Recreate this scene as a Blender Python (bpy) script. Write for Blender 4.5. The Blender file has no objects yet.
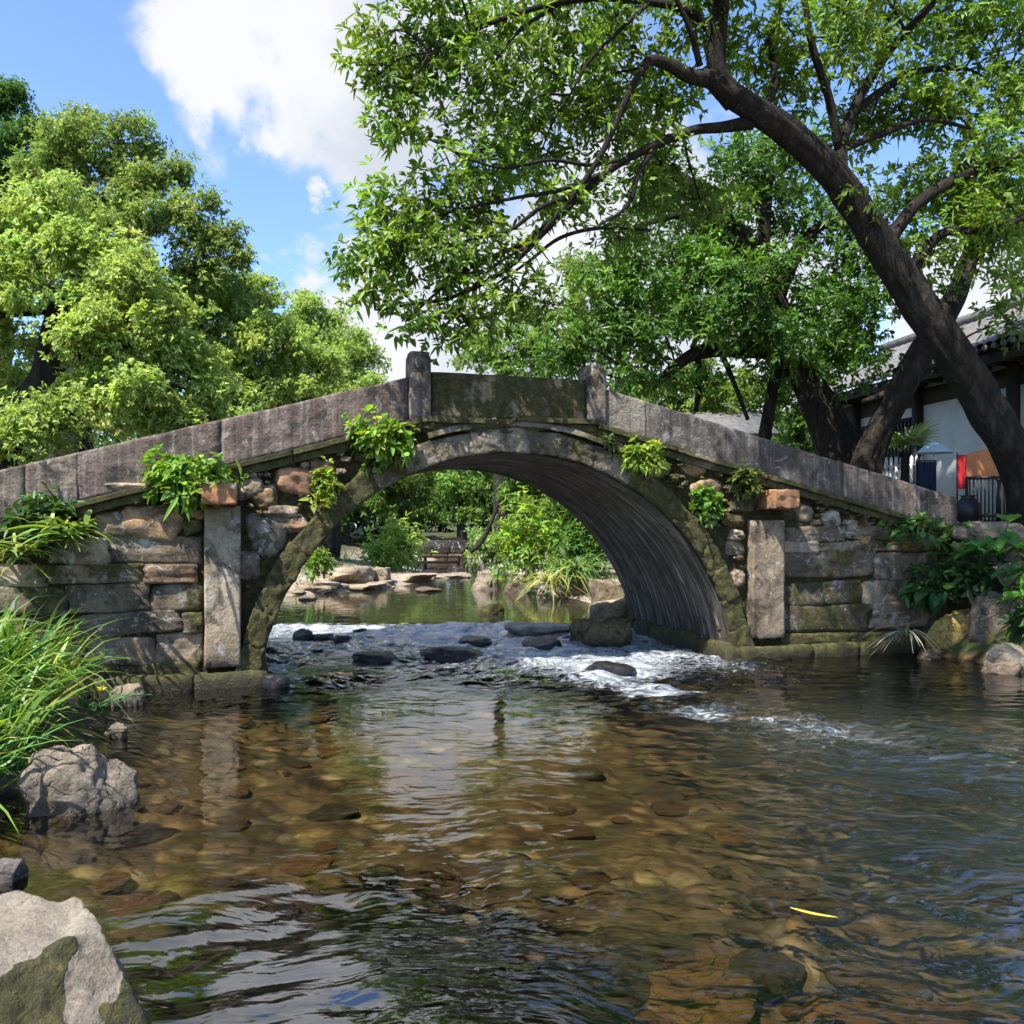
import bpy, math, random
import numpy as np
from mathutils import Vector, Matrix

# ------------------------------------------------------------------ basics
scene = bpy.context.scene
COL = scene.collection
F_PX, HZ, CAMH = 852.0, 525.0, 1.7          # focal length in px, horizon row, eye height

def P(x, y, d):
    """the point at depth d (metres) in the direction of picture position (x, y)"""
    return np.array([(x - 512) / F_PX * d, d, CAMH - (y - HZ) / F_PX * d])

def wdepth(y, z=0.0):
    return (CAMH - z) * F_PX / (y - HZ)

PHI = math.radians(16.6)
BC = np.array([-0.015, 9.886, 0.0])
BU = np.array([math.cos(PHI), math.sin(PHI), 0.0])
BV = np.array([-math.sin(PHI), math.cos(PHI), 0.0])

def to_bridge(x, y, v=0.0):
    """picture position -> (s, z) on the plane at depth v of the bridge"""
    sl = (x - 512) / F_PX
    o = BC + BV * v
    s = (sl * o[1] - o[0]) / (BU[0] - BU[1] * sl)
    Y = o[1] + BU[1] * s
    return s, CAMH - (y - HZ) / F_PX * Y

def bw(s, v, z):
    return BC + BU * s + BV * v + np.array([0, 0, z])

def BP(x, y, v=0.0):
    s, z = to_bridge(x, y, v)
    return bw(s, v, z)

# ------------------------------------------------------------------ noise (numpy)
def _hash(ix, iy, iz, seed):
    h = (ix * 374761393 + iy * 668265263 + iz * 2147483647 + seed * 1274126177) & 0xFFFFFFFF
    h = ((h ^ (h >> 13)) * 1274126177) & 0xFFFFFFFF
    h = (h ^ (h >> 16)) & 0xFFFF
    return h.astype(np.float64) / 32767.5 - 1.0

def vnoise(p, seed=0):
    p = np.asarray(p, float)
    i = np.floor(p).astype(np.int64)
    f = p - i
    f = f * f * f * (f * (f * 6 - 15) + 10)
    x, y, z = i[:, 0], i[:, 1], i[:, 2]
    r = 0
    for dx in (0, 1):
        wx = f[:, 0] if dx else 1 - f[:, 0]
        for dy in (0, 1):
            wy = f[:, 1] if dy else 1 - f[:, 1]
            for dz in (0, 1):
                wz = f[:, 2] if dz else 1 - f[:, 2]
                r = r + wx * wy * wz * _hash(x + dx, y + dy, z + dz, seed)
    return r

def fbm(p, octv=4, seed=0, gain=0.5):
    p = np.asarray(p, float)
    a, r = 1.0, 0
    for k in range(octv):
        r = r + a * vnoise(p * (2.03 ** k) + 17.3 * k, seed + k)
        a *= gain
    return r

def sstep(a, b, x):
    t = np.clip((x - a) / (b - a), 0, 1)
    return t * t * (3 - 2 * t)

def unit(a):
    return a / np.maximum(np.linalg.norm(a, axis=-1, keepdims=True), 1e-9)

# ------------------------------------------------------------------ mesh collector
class MB:
    def __init__(self):
        self.V, self.Q, self.T, self.C, self.n = [], [], [], [], 0

    def add(self, V, quads=None, tris=None, col=(1, 1, 1), moss=0.0):
        V = np.asarray(V, float).reshape(-1, 3)
        c = np.empty((len(V), 4))
        c[:, :3] = col
        c[:, 3] = moss
        self.V.append(V)
        self.C.append(c)
        if quads is not None and len(quads):
            self.Q.append(np.asarray(quads, np.int64) + self.n)
        if tris is not None and len(tris):
            self.T.append(np.asarray(tris, np.int64) + self.n)
        self.n += len(V)

    def build(self, name, mat, parent=None, origin=None, smooth=True):
        V = np.concatenate(self.V)
        C = np.concatenate(self.C)
        if origin is not None:
            V = V - np.asarray(origin, float)
        Q = np.concatenate(self.Q) if self.Q else np.zeros((0, 4), np.int64)
        T = np.concatenate(self.T) if self.T else np.zeros((0, 3), np.int64)
        me = bpy.data.meshes.new(name)
        me.vertices.add(len(V))
        me.vertices.foreach_set('co', V.astype(np.float32).ravel())
        loops = np.concatenate([Q.ravel(), T.ravel()]).astype(np.int32)
        me.loops.add(len(loops))
        me.loops.foreach_set('vertex_index', loops)
        starts = np.concatenate([np.arange(len(Q)) * 4, len(Q) * 4 + np.arange(len(T)) * 3]).astype(np.int32)
        me.polygons.add(len(starts))
        me.polygons.foreach_set('loop_start', starts)
        me.polygons.foreach_set('use_smooth', np.full(len(starts), smooth))
        me.update(calc_edges=True)
        me.validate()
        at = me.attributes.new('tint', 'FLOAT_COLOR', 'POINT')
        at.data.foreach_set('color', C.astype(np.float32).ravel())
        me.materials.append(mat)
        o = bpy.data.objects.new(name, me)
        COL.objects.link(o)
        if parent is not None:
            o.parent = parent
        elif origin is not None:
            o.location = origin
        return o

def tag(o, label=None, cat=None, group=None, kind=None):
    if label: o['label'] = label
    if cat: o['category'] = cat
    if group: o['group'] = group
    if kind: o['kind'] = kind
    return o

def thing(name, loc, label, cat, group=None, rz=0.0):
    o = bpy.data.objects.new(name, None)
    COL.objects.link(o)
    o.location = loc
    o.rotation_euler = (0, 0, rz)
    o.empty_display_size = 0.2
    return tag(o, label, cat, group)

# ------------------------------------------------------------------ shape helpers
def catmull(pts, rad, step=4):
    pts = np.asarray(pts, float); rad = np.asarray(rad, float)
    n = len(pts)
    ext = np.vstack([2 * pts[0] - pts[1], pts, 2 * pts[-1] - pts[-2]])
    out, ro = [], []
    for i in range(n - 1):
        p0, p1, p2, p3 = ext[i:i + 4]
        for k in range(step):
            t = k / step
            out.append(0.5 * ((2 * p1) + (-p0 + p2) * t + (2 * p0 - 5 * p1 + 4 * p2 - p3) * t * t
                              + (-p0 + 3 * p1 - 3 * p2 + p3) * t ** 3))
            ro.append(rad[i] * (1 - t) + rad[i + 1] * t)
    out.append(pts[-1]); ro.append(rad[-1])
    return np.array(out), np.array(ro)

def tube(mb, pts, rad, n=8, bark=0.0, seed=0, col=(1, 1, 1), moss=0.0, step=1, cap=True):
    pts = np.asarray(pts, float); rad = np.asarray(rad, float)
    if step > 1:
        pts, rad = catmull(pts, rad, step)
    m = len(pts)
    tan = unit(np.gradient(pts, axis=0))
    ref = np.array([0.13, 0.31, 0.94])
    if abs(tan[0] @ unit(ref)) > 0.9:
        ref = np.array([1.0, 0.2, 0.1])
    a = unit(np.cross(tan, ref)); b = np.cross(tan, a)
    ang = np.linspace(0, 2 * np.pi, n, endpoint=False)
    ring = a[:, None, :] * np.cos(ang)[None, :, None] + b[:, None, :] * np.sin(ang)[None, :, None]
    R = np.repeat(rad[:, None], n, 1)
    if bark:
        L = np.concatenate([[0], np.cumsum(np.linalg.norm(np.diff(pts, axis=0), axis=1))])
        q = np.stack([np.repeat(np.cos(ang)[None], m, 0) * 1.6, np.repeat(np.sin(ang)[None], m, 0) * 1.6,
                      np.repeat(L[:, None], n, 1) * 1.1], -1).reshape(-1, 3)
        q2 = q * np.array([4.5, 4.5, 1.5])
        R = R * (1 + bark * fbm(q, 3, seed).reshape(m, n) + 0.42 * bark * vnoise(q2, seed + 5).reshape(m, n))
    V = (pts[:, None, :] + ring * R[:, :, None]).reshape(-1, 3)
    i = np.arange(m - 1)[:, None] * n; j = np.arange(n)[None]
    j2 = (j + 1) % n
    Q = np.stack([i + j, i + j2, i + n + j2, i + n + j], -1).reshape(-1, 4)
    T = None
    if cap:
        V = np.vstack([V, pts[0], pts[-1]])
        k0, k1 = m * n, m * n + 1
        jj = np.arange(n); jj2 = (jj + 1) % n
        T = np.vstack([np.stack([np.full(n, k0), jj2, jj], -1),
                       np.stack([np.full(n, k1), (m - 1) * n + jj, (m - 1) * n + jj2], -1)])
    mb.add(V, Q, T, col, moss)

_cube_cache = {}
def cube_grid(n):
    if n in _cube_cache:
        return _cube_cache[n]
    key, V, Q = {}, [], []
    def vid(p):
        k = tuple(int(round(c * n)) for c in p)
        if k not in key:
            key[k] = len(V); V.append(p)
        return key[k]
    for ax in range(3):
        for sg in (-1, 1):
            for i in range(n):
                for j in range(n):
                    cs = []
                    for (di, dj) in ((0, 0), (1, 0), (1, 1), (0, 1)):
                        p = [0, 0, 0]
                        p[ax] = sg
                        p[(ax + 1) % 3] = -1 + 2 * (i + di) / n
                        p[(ax + 2) % 3] = -1 + 2 * (j + dj) / n
                        cs.append(vid(p))
                    Q.append(cs if sg > 0 else cs[::-1])
    r = (np.array(V, float), np.array(Q, np.int64))
    _cube_cache[n] = r
    return r

def stone(mb, c, size, k=6, n=6, amp=0.08, seed=0, rot=None, col=(1, 1, 1), moss=0.0):
    """a rounded, slightly uneven block: c centre, size half-extents, k boxiness"""
    V, Q = cube_grid(n)
    q = np.tan(V * 0.785) if n > 3 else V
    q = unit(q)
    q = q / (np.sum(np.abs(q) ** k, axis=1, keepdims=True) ** (1.0 / k))
    off = np.array([seed * 3.17 % 91, seed * 1.73 % 67, seed * 0.77 % 53])
    q = q * (1 + amp * fbm(q * 1.3 + off, 3, 7)[:, None] + .25 * amp * fbm(q * 5 + off, 2, 17)[:, None])
    V2 = q * np.asarray(size, float)
    if rot is not None:
        V2 = V2 @ np.asarray(rot).T
    mb.add(V2 + np.asarray(c, float), Q, None, col, moss)

def rotz(a):
    c, s = math.cos(a), math.sin(a)
    return np.array([[c, -s, 0], [s, c, 0], [0, 0, 1]])

def roty(a):
    c, s = math.cos(a), math.sin(a)
    return np.array([[c, 0, s], [0, 1, 0], [-s, 0, c]])

def rock_shape(seed, n=18, facets=9, amp=0.10, cut=(0.55, 0.9), flat=0.75):
    rng = np.random.default_rng(seed)
    V, Q = cube_grid(n)
    q = unit(np.tan(V * 0.785))
    nr = unit(rng.normal(size=(facets, 3)))
    nr[0] = unit(np.array([rng.normal() * .15, rng.normal() * .15, 1.0]))
    for i, m in enumerate(nr):
        d = rng.uniform(*cut) if i else flat
        over = np.maximum(0, q @ m - d)
        q = q - over[:, None] * m[None] * 0.93
    q0 = q + seed * 1.37
    q = q + unit(q) * (amp * fbm(q0 * 1.7, 3, seed) + 0.28 * amp * fbm(q0 * 6.0, 3, seed + 9))[:, None]
    # strata: shallow ledges
    q[:, 2] += 0.02 * np.sin(q[:, 2] * 23 + 3 * vnoise(q0 * 2, seed + 3))
    return q, Q

def box(mb, lo, hi, col=(1, 1, 1), moss=0.0, bev=0.0):
    lo = np.asarray(lo, float); hi = np.asarray(hi, float)
    V = np.array([[(lo, hi)[a][0], (lo, hi)[b][1], (lo, hi)[c][2]] for a in (0, 1) for b in (0, 1) for c in (0, 1)])
    Q = [[0, 1, 3, 2], [4, 6, 7, 5], [0, 4, 5, 1], [2, 3, 7, 6], [0, 2, 6, 4], [1, 5, 7, 3]]
    mb.add(V, Q, None, col, moss)

def leaves(mb, pos, axis, nrm, L, W, col, droop=0.18, fold=0.22, six=True):
    n = len(pos)
    axis = unit(axis)
    side = unit(np.cross(axis, nrm))
    nn = np.cross(side, axis)
    L = np.broadcast_to(np.asarray(L, float), (n,))[:, None]
    W = np.broadcast_to(np.asarray(W, float), (n,))[:, None]
    dz = np.array([0, 0, -1.0])
    tip = pos + axis * L + dz * L * droop
    up = nn * W * fold
    if six:
        a1 = pos + axis * L * 0.30 + dz * L * droop * 0.1
        a2 = pos + axis * L * 0.68 + dz * L * droop * 0.5
        V = np.stack([pos, a1 + side * W * .5 + up, a2 + side * W * .36 + up * .7, tip,
                      a2 - side * W * .36 + up * .7, a1 - side * W * .5 + up], 1).reshape(-1, 3)
        b = np.arange(n)[:, None] * 6
        Q = np.concatenate([b + np.array([[0, 1, 2, 3]]), b + np.array([[0, 3, 4, 5]])])
        c = np.repeat(col, 6, 0)
    else:
        a1 = pos + axis * L * 0.45
        V = np.stack([pos, a1 + side * W * .5 + up, tip, a1 - side * W * .5 + up], 1).reshape(-1, 3)
        Q = np.arange(n)[:, None] * 4 + np.array([[0, 1, 2, 3]])
        c = np.repeat(col, 4, 0)
    mb.add(V, Q, None, c)

def leaf_cols(rng, n, base, var=0.25, yel=0.2):
    base = np.asarray(base, float)
    k = np.exp(rng.normal(0, var, (n, 1)))
    y = rng.normal(0, yel, (n, 1))
    c = base[None] * k
    c[:, 0:1] *= np.exp(y); c[:, 2:3] *= np.exp(-y)
    return np.clip(c, 0.004, 0.6)

def whorls(mb, rng, nodes, dirs, k, L, W, cols, cone=0.9, droop=0.2, six=True, lj=0.33, upb=0.8):
    """k leaves round every twig node"""
    m = len(nodes)
    d = unit(dirs)
    ref = unit(rng.normal(size=(m, 3)))
    a = unit(np.cross(d, ref)); b = np.cross(d, a)
    ph = (np.arange(k)[None] * 2 * np.pi / k + rng.uniform(0, 6.28, (m, 1)) + rng.normal(0, .25, (m, k)))[..., None]
    rad = a[:, None] * np.cos(ph) + b[:, None] * np.sin(ph)
    ca = cone + rng.normal(0, .25, (m, k, 1))
    ax = d[:, None] * np.cos(ca) + rad * np.sin(ca)
    nr = d[:, None] * 0.8 - rad * 0.3 + rng.normal(0, .35, (m, k, 3)) + np.array([0, 0, upb])
    pos = nodes[:, None] + ax * (L * 0.12) + rng.normal(0, L * .12, (m, k, 3))
    c = np.repeat(cols[:, None], k, 1) * np.exp(rng.normal(0, .10, (m, k, 1)))
    leaves(mb, pos.reshape(-1, 3), ax.reshape(-1, 3), nr.reshape(-1, 3),
           (L * np.exp(rng.normal(0, lj, m * k))), (W * np.exp(rng.normal(0, lj, m * k))),
           c.reshape(-1, 3), droop, 0.22, six)

def blades(mb, rng, base, dirs, L, W, droop, cols, seg=5):
    """long thin arching blades"""
    n = len(base)
    d = unit(dirs)
    side = unit(np.cross(d, np.array([0, 0, 1.0]) + rng.normal(0, .3, (n, 3))))
    t = np.linspace(0, 1, seg + 1)
    L = np.broadcast_to(L, (n,))[:, None, None]; W = np.broadcast_to(W, (n,))[:, None, None]
    droop = np.broadcast_to(droop, (n,))[:, None, None]
    tt = t[None, :, None]
    c = base[:, None] + d[:, None] * L * tt + np.array([0, 0, -1.0]) * L * droop * tt ** 2.2
    h = d.copy(); h[:, 2] = 0
    c = c + h[:, None] * L * droop * 0.5 * tt ** 2
    w = W * 0.5 * np.array([0.7, 1.0, 1.0, .85, .5, .04][:seg + 1])[None, :, None]
    V = np.stack([c - side[:, None] * w, c + side[:, None] * w], 2)       # n,seg+1,2,3
    V = V.reshape(n, -1, 3)
    q = np.array([[2 * i, 2 * i + 1, 2 * i + 3, 2 * i + 2] for i in range(seg)])
    Q = (np.arange(n)[:, None, None] * (2 * (seg + 1)) + q[None]).reshape(-1, 4)
    mb.add(V.reshape(-1, 3), Q, None, np.repeat(cols, 2 * (seg + 1), 0))

# ------------------------------------------------------------------ materials
def newmat(name):
    m = bpy.data.materials.new(name)
    m.use_nodes = True
    nt = m.node_tree
    nt.nodes.clear()
    return m, nt

class NT:
    """small helper to write node trees"""
    def __init__(s, nt): s.nt = nt
    def n(s, typ, ins=None, **attr):
        nd = s.nt.nodes.new(typ)
        for k, v in attr.items(): setattr(nd, k, v)
        for k, v in (ins or {}).items():
            sock = nd.inputs[k]
            if isinstance(v, bpy.types.NodeSocket): s.nt.links.new(v, sock)
            else: sock.default_value = v
        return nd
    def math(s, op, a, b=0.0, c=0.0, clamp=False):
        nd = s.n('ShaderNodeMath', {0: a, 1: b, 2: c}, operation=op); nd.use_clamp = clamp
        return nd.outputs[0]
    def vmath(s, op, a, b=(0, 0, 0)):
        nd = s.n('ShaderNodeVectorMath', {0: a, 1: b}, operation=op)
        return nd.outputs['Value'] if op in ('DISTANCE', 'DOT_PRODUCT', 'LENGTH') else nd.outputs[0]
    def noise(s, vec, scale, detail=4, rough=.55, dist=0.0, out=0):
        return s.n('ShaderNodeTexNoise', {'Vector': vec, 'Scale': scale, 'Detail': detail, 'Roughness': rough,
                                          'Distortion': dist}).outputs[out]
    def map(s, x, a, b, c=0.0, d=1.0, smooth=True):
        return s.n('ShaderNodeMapRange', {0: x, 1: a, 2: b, 3: c, 4: d},
                   interpolation_type='SMOOTHSTEP' if smooth else 'LINEAR').outputs[0]
    def mix(s, f, a, b, typ='MIX'):
        nd = s.n('ShaderNodeMix', data_type='RGBA', blend_type=typ)
        for i, v in ((0, f), (6, a), (7, b)):
            if isinstance(v, bpy.types.NodeSocket): s.nt.links.new(v, nd.inputs[i])
            elif i == 0: nd.inputs[i].default_value = v
            else: nd.inputs[i].default_value = (*v[:3], 1)
        return nd.outputs[2]
    def ramp(s, f, stops):
        nd = s.n('ShaderNodeValToRGB', {0: f})
        cr = nd.color_ramp
        while len(cr.elements) < len(stops): cr.elements.new(0.5)
        for e, (p, c) in zip(cr.elements, stops):
            e.position = p; e.color = (*c, 1)
        return nd.outputs[0]
    def scale(s, vec, sc):
        return s.n('ShaderNodeMapping', {0: vec, 3: sc}).outputs[0]
    def bump(s, h, strength, dist, normal=None):
        ins = {'Height': h, 'Strength': strength, 'Distance': dist}
        if normal is not None: ins['Normal'] = normal
        return s.n('ShaderNodeBump', ins).outputs[0]
    def out(s, surf):
        o = s.n('ShaderNodeOutputMaterial', {'Surface': surf})
        return o

def mat_stone(name, stops, lichen=.5, moss=.25, mossbase=True, streak=0.0, ribs=False, rough=.9, scale=1.0, wet=0.25, bumpd=.012, grime=.82, cracks=False):
    m, nt = newmat(name); w = NT(nt)
    co = w.n('ShaderNodeTexCoord').outputs['Object']
    geo = w.n('ShaderNodeNewGeometry')
    at = w.n('ShaderNodeAttribute', attribute_name='tint')
    pz = w.n('ShaderNodeSeparateXYZ', {0: geo.outputs['Position']}).outputs[2]
    nz = w.n('ShaderNodeSeparateXYZ', {0: geo.outputs['Normal']}).outputs[2]
    big = w.noise(co, 1.7 * scale, 6, .62, .3)
    col = w.ramp(big, stops)
    fine = w.noise(co, 26 * scale, 5, .7)
    col = w.mix(.8, col, w.ramp(fine, [(.25, (.45, .45, .45)), (.5, (1, 1, 1)), (.78, (1.45, 1.4, 1.35))]), 'MULTIPLY')
    col = w.mix(1, col, at.outputs['Color'], 'MULTIPLY')
    # dark grime blotches
    g = w.map(w.noise(co, 2.7 * scale, 8, .70, .8), .48, .64)
    col = w.mix(w.math('MULTIPLY', g, grime), col, (.028, .025, .021))
    # pale lichen
    l = w.map(w.noise(w.vmath('ADD', co, (3.1, 7.7, 1.9)), 4.2 * scale, 9, .70, 1.1), .55, .66)
    l2 = w.map(w.noise(w.vmath('ADD', co, (13.1, 2.7, 8.9)), 17 * scale, 5, .6), .62, .68)
    lf = w.math('MULTIPLY', w.math('MAXIMUM', l, w.math('MULTIPLY', l2, .7)), lichen)
    col = w.mix(lf, col, (.40, .385, .34))
    if streak:
        sv = w.scale(co, (1.5, 22, 1.5)) if ribs else w.scale(co, (16, 16, .8))
        st = w.noise(sv, 1.0, 6, .6)
        col = w.mix(w.math('MULTIPLY', w.map(st, .52, .72), streak), col, (.40, .355, .30))
        col = w.mix(w.math('MULTIPLY', w.map(st, .50, .34), streak), col, (.022, .02, .02))
    if cracks:
        vo = w.n('ShaderNodeTexVoronoi', {'Vector': w.vmath('ADD', w.scale(co, (2.2, 2.2, 4.5)), w.vmath('MULTIPLY', w.noise(co, 3, 5, .6, 0, 1), (1.2, 1.2, 1.2))), 'Scale': 1.0}, feature='DISTANCE_TO_EDGE')
        crk = w.map(vo.outputs['Distance'], .016, .0)
        col = w.mix(w.math('MULTIPLY', crk, .55), col, (.025, .021, .017))
    # moss
    mn = w.noise(co, 2.6 * scale, 7, .65, .4)
    mm = w.math('ADD', mn, w.math('MULTIPLY', at.outputs['Alpha'], .45))
    mm = w.math('ADD', mm, w.math('MULTIPLY', nz, .10))
    if mossbase:
        mm = w.math('ADD', mm, w.map(pz, .45, .02, 0, .22))
    mf = w.map(mm, .74 - moss * .3, .86 - moss * .3)
    mcol = w.ramp(w.noise(co, 14, 5, .7), [(.3, (.013, .013, .004)), (.52, (.050, .047, .011)), (.74, (.145, .13, .026))])
    col = w.mix(w.math('MULTIPLY', mf, .92), col, mcol)
    # damp line at the water
    dm = w.map(w.math('ADD', pz, w.math('MULTIPLY', mn, .2)), .30, .10)
    col = w.mix(w.math('MULTIPLY', dm, .8), col, w.mix(1, col, (wet, wet, wet), 'MULTIPLY'))
    rg = w.math('SUBTRACT', rough, w.math('MULTIPLY', dm, .45))
    hb = w.math('ADD', w.math('MULTIPLY', w.noise(co, 9 * scale, 8, .7), 1.0), w.math('MULTIPLY', fine, .35))
    hb = w.math('ADD', hb, w.math('MULTIPLY', mf, w.math('MULTIPLY', w.noise(co, 60, 3, .6), .6)))
    if ribs:
        sy = w.n('ShaderNodeSeparateXYZ', {0: co}).outputs[1]
        gr = w.math('PINGPONG', sy, .17)
        hb = w.math('ADD', hb, w.map(gr, .0, .03, 0, 1.2))
    if cracks: hb = w.math('SUBTRACT', hb, w.math('MULTIPLY', crk, 1.3))
    nrm = w.bump(hb, .9, bumpd * 2.2)
    b = w.n('ShaderNodeBsdfPrincipled', {'Base Color': col, 'Roughness': rg, 'Normal': nrm, 'Specular IOR Level': .35})
    w.out(b.outputs[0])
    return m

def mat_leaf(name, trans=.4, gloss=.35, tcol=(1.25, 1.25, .5)):
    m, nt = newmat(name); w = NT(nt)
    at = w.n('ShaderNodeAttribute', attribute_name='tint').outputs['Color']
    d = w.n('ShaderNodeBsdfPrincipled', {'Base Color': at, 'Roughness': .42, 'Specular IOR Level': gloss})
    t = w.n('ShaderNodeBsdfTranslucent', {'Color': w.mix(1, at, tcol, 'MULTIPLY')})
    mx = w.n('ShaderNodeMixShader', {0: trans, 1: d.outputs[0], 2: t.outputs[0]})
    w.out(mx.outputs[0])
    return m

def mat_bark(name, c0, c1, c2, mossy=.2):
    m, nt = newmat(name); w = NT(nt)
    co = w.n('ShaderNodeTexCoord').outputs['Object']
    at = w.n('ShaderNodeAttribute', attribute_name='tint').outputs['Color']
    v = w.scale(co, (1.0, 1.0, .35))
    n1 = w.noise(v, 9, 8, .72, .8)
    n2 = w.noise(co, 2.0, 5, .6)
    n3 = w.noise(v, 34, 4, .6, .4)
    col = w.ramp(n1, [(.3, c0), (.52, c1), (.72, c2)])
    col = w.mix(1, col, at, 'MULTIPLY')
    col = w.mix(w.math('MULTIPLY', w.map(n2, .58, .72), .35), col, (.10, .092, .075))
    col = w.mix(w.math('MULTIPLY', w.map(n2, .42, .30), mossy), col, (.05, .055, .02))
    nrm = w.bump(w.math('ADD', n1, w.math('MULTIPLY', n3, .5)), 1.0, .10)
    b = w.n('ShaderNodeBsdfPrincipled', {'Base Color': col, 'Roughness': .92, 'Normal': nrm, 'Specular IOR Level': .25})
    w.out(b.outputs[0])
    return m

def mat_plain(name, c, rough=.7, var=.25, scale=8, metal=0.0, bump=.004, spec=.4):
    m, nt = newmat(name); w = NT(nt)
    co = w.n('ShaderNodeTexCoord').outputs['Object']
    n1 = w.noise(co, scale, 6, .65)
    col = w.mix(1, c, w.ramp(n1, [(.25, (1 - var,) * 3), (.75, (1 + var,) * 3)]), 'MULTIPLY')
    b = w.n('ShaderNodeBsdfPrincipled', {'Base Color': col, 'Roughness': rough, 'Metallic': metal, 'Specular IOR Level': spec,
                                         'Normal': w.bump(n1, .6, bump)})
    w.out(b.outputs[0])
    return m

G = [(.25, (.078, .058, .038)), (.5, (.175, .138, .096)), (.75, (.32, .27, .20))]
M = {}
M['wall'] = mat_stone('wall_stone', G, lichen=.8, moss=.34)
M['wall_dark'] = mat_stone('mortar_stone', [(.3, (.03, .025, .017)), (.6, (.085, .068, .045)), (.8, (.15, .125, .085))], lichen=.25, moss=.45, bumpd=.05)
M['parapet'] = mat_stone('parapet_stone', [(.25, (.074, .056, .044)), (.5, (.152, .119, .096)), (.75, (.265, .22, .175))], lichen=.5, moss=.24, mossbase=False, streak=.42, bumpd=.022)
M['ring'] = mat_stone('ring_stone', [(.25, (.06, .050, .037)), (.5, (.16, .132, .096)), (.75, (.32, .275, .215))], lichen=.6, moss=.48)
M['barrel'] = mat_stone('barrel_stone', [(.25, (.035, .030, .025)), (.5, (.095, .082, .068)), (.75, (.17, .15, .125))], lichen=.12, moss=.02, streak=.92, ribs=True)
M['rock'] = mat_stone('boulder_stone', [(.25, (.12, .102, .08)), (.5, (.215, .188, .152)), (.75, (.31, .278, .23))], lichen=.3, moss=.02, mossbase=False, scale=2.2, wet=.22, grime=.45, cracks=True)
M['boulder'] = mat_stone('corner_boulder_stone', [(.25, (.15, .128, .10)), (.5, (.235, .207, .168)), (.75, (.32, .288, .24))], lichen=.3, moss=.02, mossbase=False, scale=2.6, wet=.3, grime=.4)
M['rock_wet'] = mat_stone('wet_stone', [(.25, (.010, .010, .011)), (.5, (.022, .021, .022)), (.75, (.05, .048, .045))], lichen=.05, moss=.0, mossbase=False, rough=.35, scale=2, wet=.6)
M['leaf'] = mat_leaf('leaf_green', .42)
M['leaf_soft'] = mat_leaf('leaf_soft', .45, .2, (1.12, 1.2, .65))
M['blade'] = mat_leaf('blade_green', .3, .4)
M['bark'] = mat_bark('bark_dark', (.008, .0065, .005), (.028, .022, .017), (.085, .066, .048))
M['bark_far'] = mat_bark('bark_far', (.012, .011, .009), (.035, .03, .024), (.07, .06, .05))
M['wood'] = mat_plain('weathered_wood', (.16, .085, .055), .8, .4, 14)
M['plaster'] = mat_plain('grey_plaster', (.56, .545, .51), .9, .14, 3)
M['tile'] = mat_plain('roof_tile', (.12, .115, .108), .9, .55, 7)
M['dark_wood'] = mat_plain('dark_timber', (.018, .014, .012), .7, .4, 9)
M['white'] = mat_plain('white_paint', (.72, .72, .70), .6, .1, 9)
M['orange'] = mat_plain('orange_wood', (.50, .19, .075), .7, .25, 10)
M['red'] = mat_plain('red_cloth', (.55, .02, .025), .85, .2, 8)
M['sky_cloth'] = mat_plain('pale_blue_cloth', (.55, .72, .82), .8, .08, 5)
M['black'] = mat_plain('black_metal', (.012, .012, .014), .5, .3, 12)
M['navy'] = mat_plain('navy_cloth', (.02, .03, .07), .85, .3, 9)
M['brickred'] = mat_plain('red_timber', (.20, .065, .045), .8, .3, 9)
M['yellow'] = mat_plain('yellow_leaf', (.45, .40, .05), .5, .2, 20)

# ------------------------------------------------------------------ the stream outline and the ground
WATER = np.array([(-2.3, -8), (-2.4, 2.6), (-2.75, 4.0), (-3.0, 5.2), (-3.35, 6.4), (-3.45, 7.5), (-4.5, 8.0), (-5.2, 8.6),
                  (-4.2, 9.8), (-3.4, 10.6), (-3.75, 12.2), (-5.0, 13.6), (-5.6, 17.0), (-4.9, 19.2), (-3.3, 20.9), (-2.5, 23.5), (-2.3, 27.0),
                  (-3.4, 31.0), (-3.8, 40.0), (-1.2, 40.0), (-0.8, 33.0), (-0.1, 28.0), (0.15, 24.0), (0.5, 21.0), (1.4, 18.0),
                  (1.9, 15.5), (2.1, 13.6), (3.0, 12.0), (4.0, 12.0), (5.2, 11.9), (5.65, 10.95), (5.95, 9.9), (6.6, 9.0), (8.0, 6.0),
                  (8.6, 2.0), (8.6, -8)])

def sdf_poly(x, y, poly):
    d = np.full(x.shape, 1e9); inside = np.zeros(x.shape, bool)
    for i in range(len(poly)):
        a, b = poly[i], poly[(i + 1) % len(poly)]
        e = b - a
        t = np.clip(((x - a[0]) * e[0] + (y - a[1]) * e[1]) / (e @ e), 0, 1)
        d = np.minimum(d, np.hypot(x - a[0] - t * e[0], y - a[1] - t * e[1]))
        c = ((a[1] > y) != (b[1] > y)) & (x < (b[0] - a[0]) * (y - a[1]) / (b[1] - a[1] + 1e-12) + a[0])
        inside ^= c
    return np.where(inside, -d, d)

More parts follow.
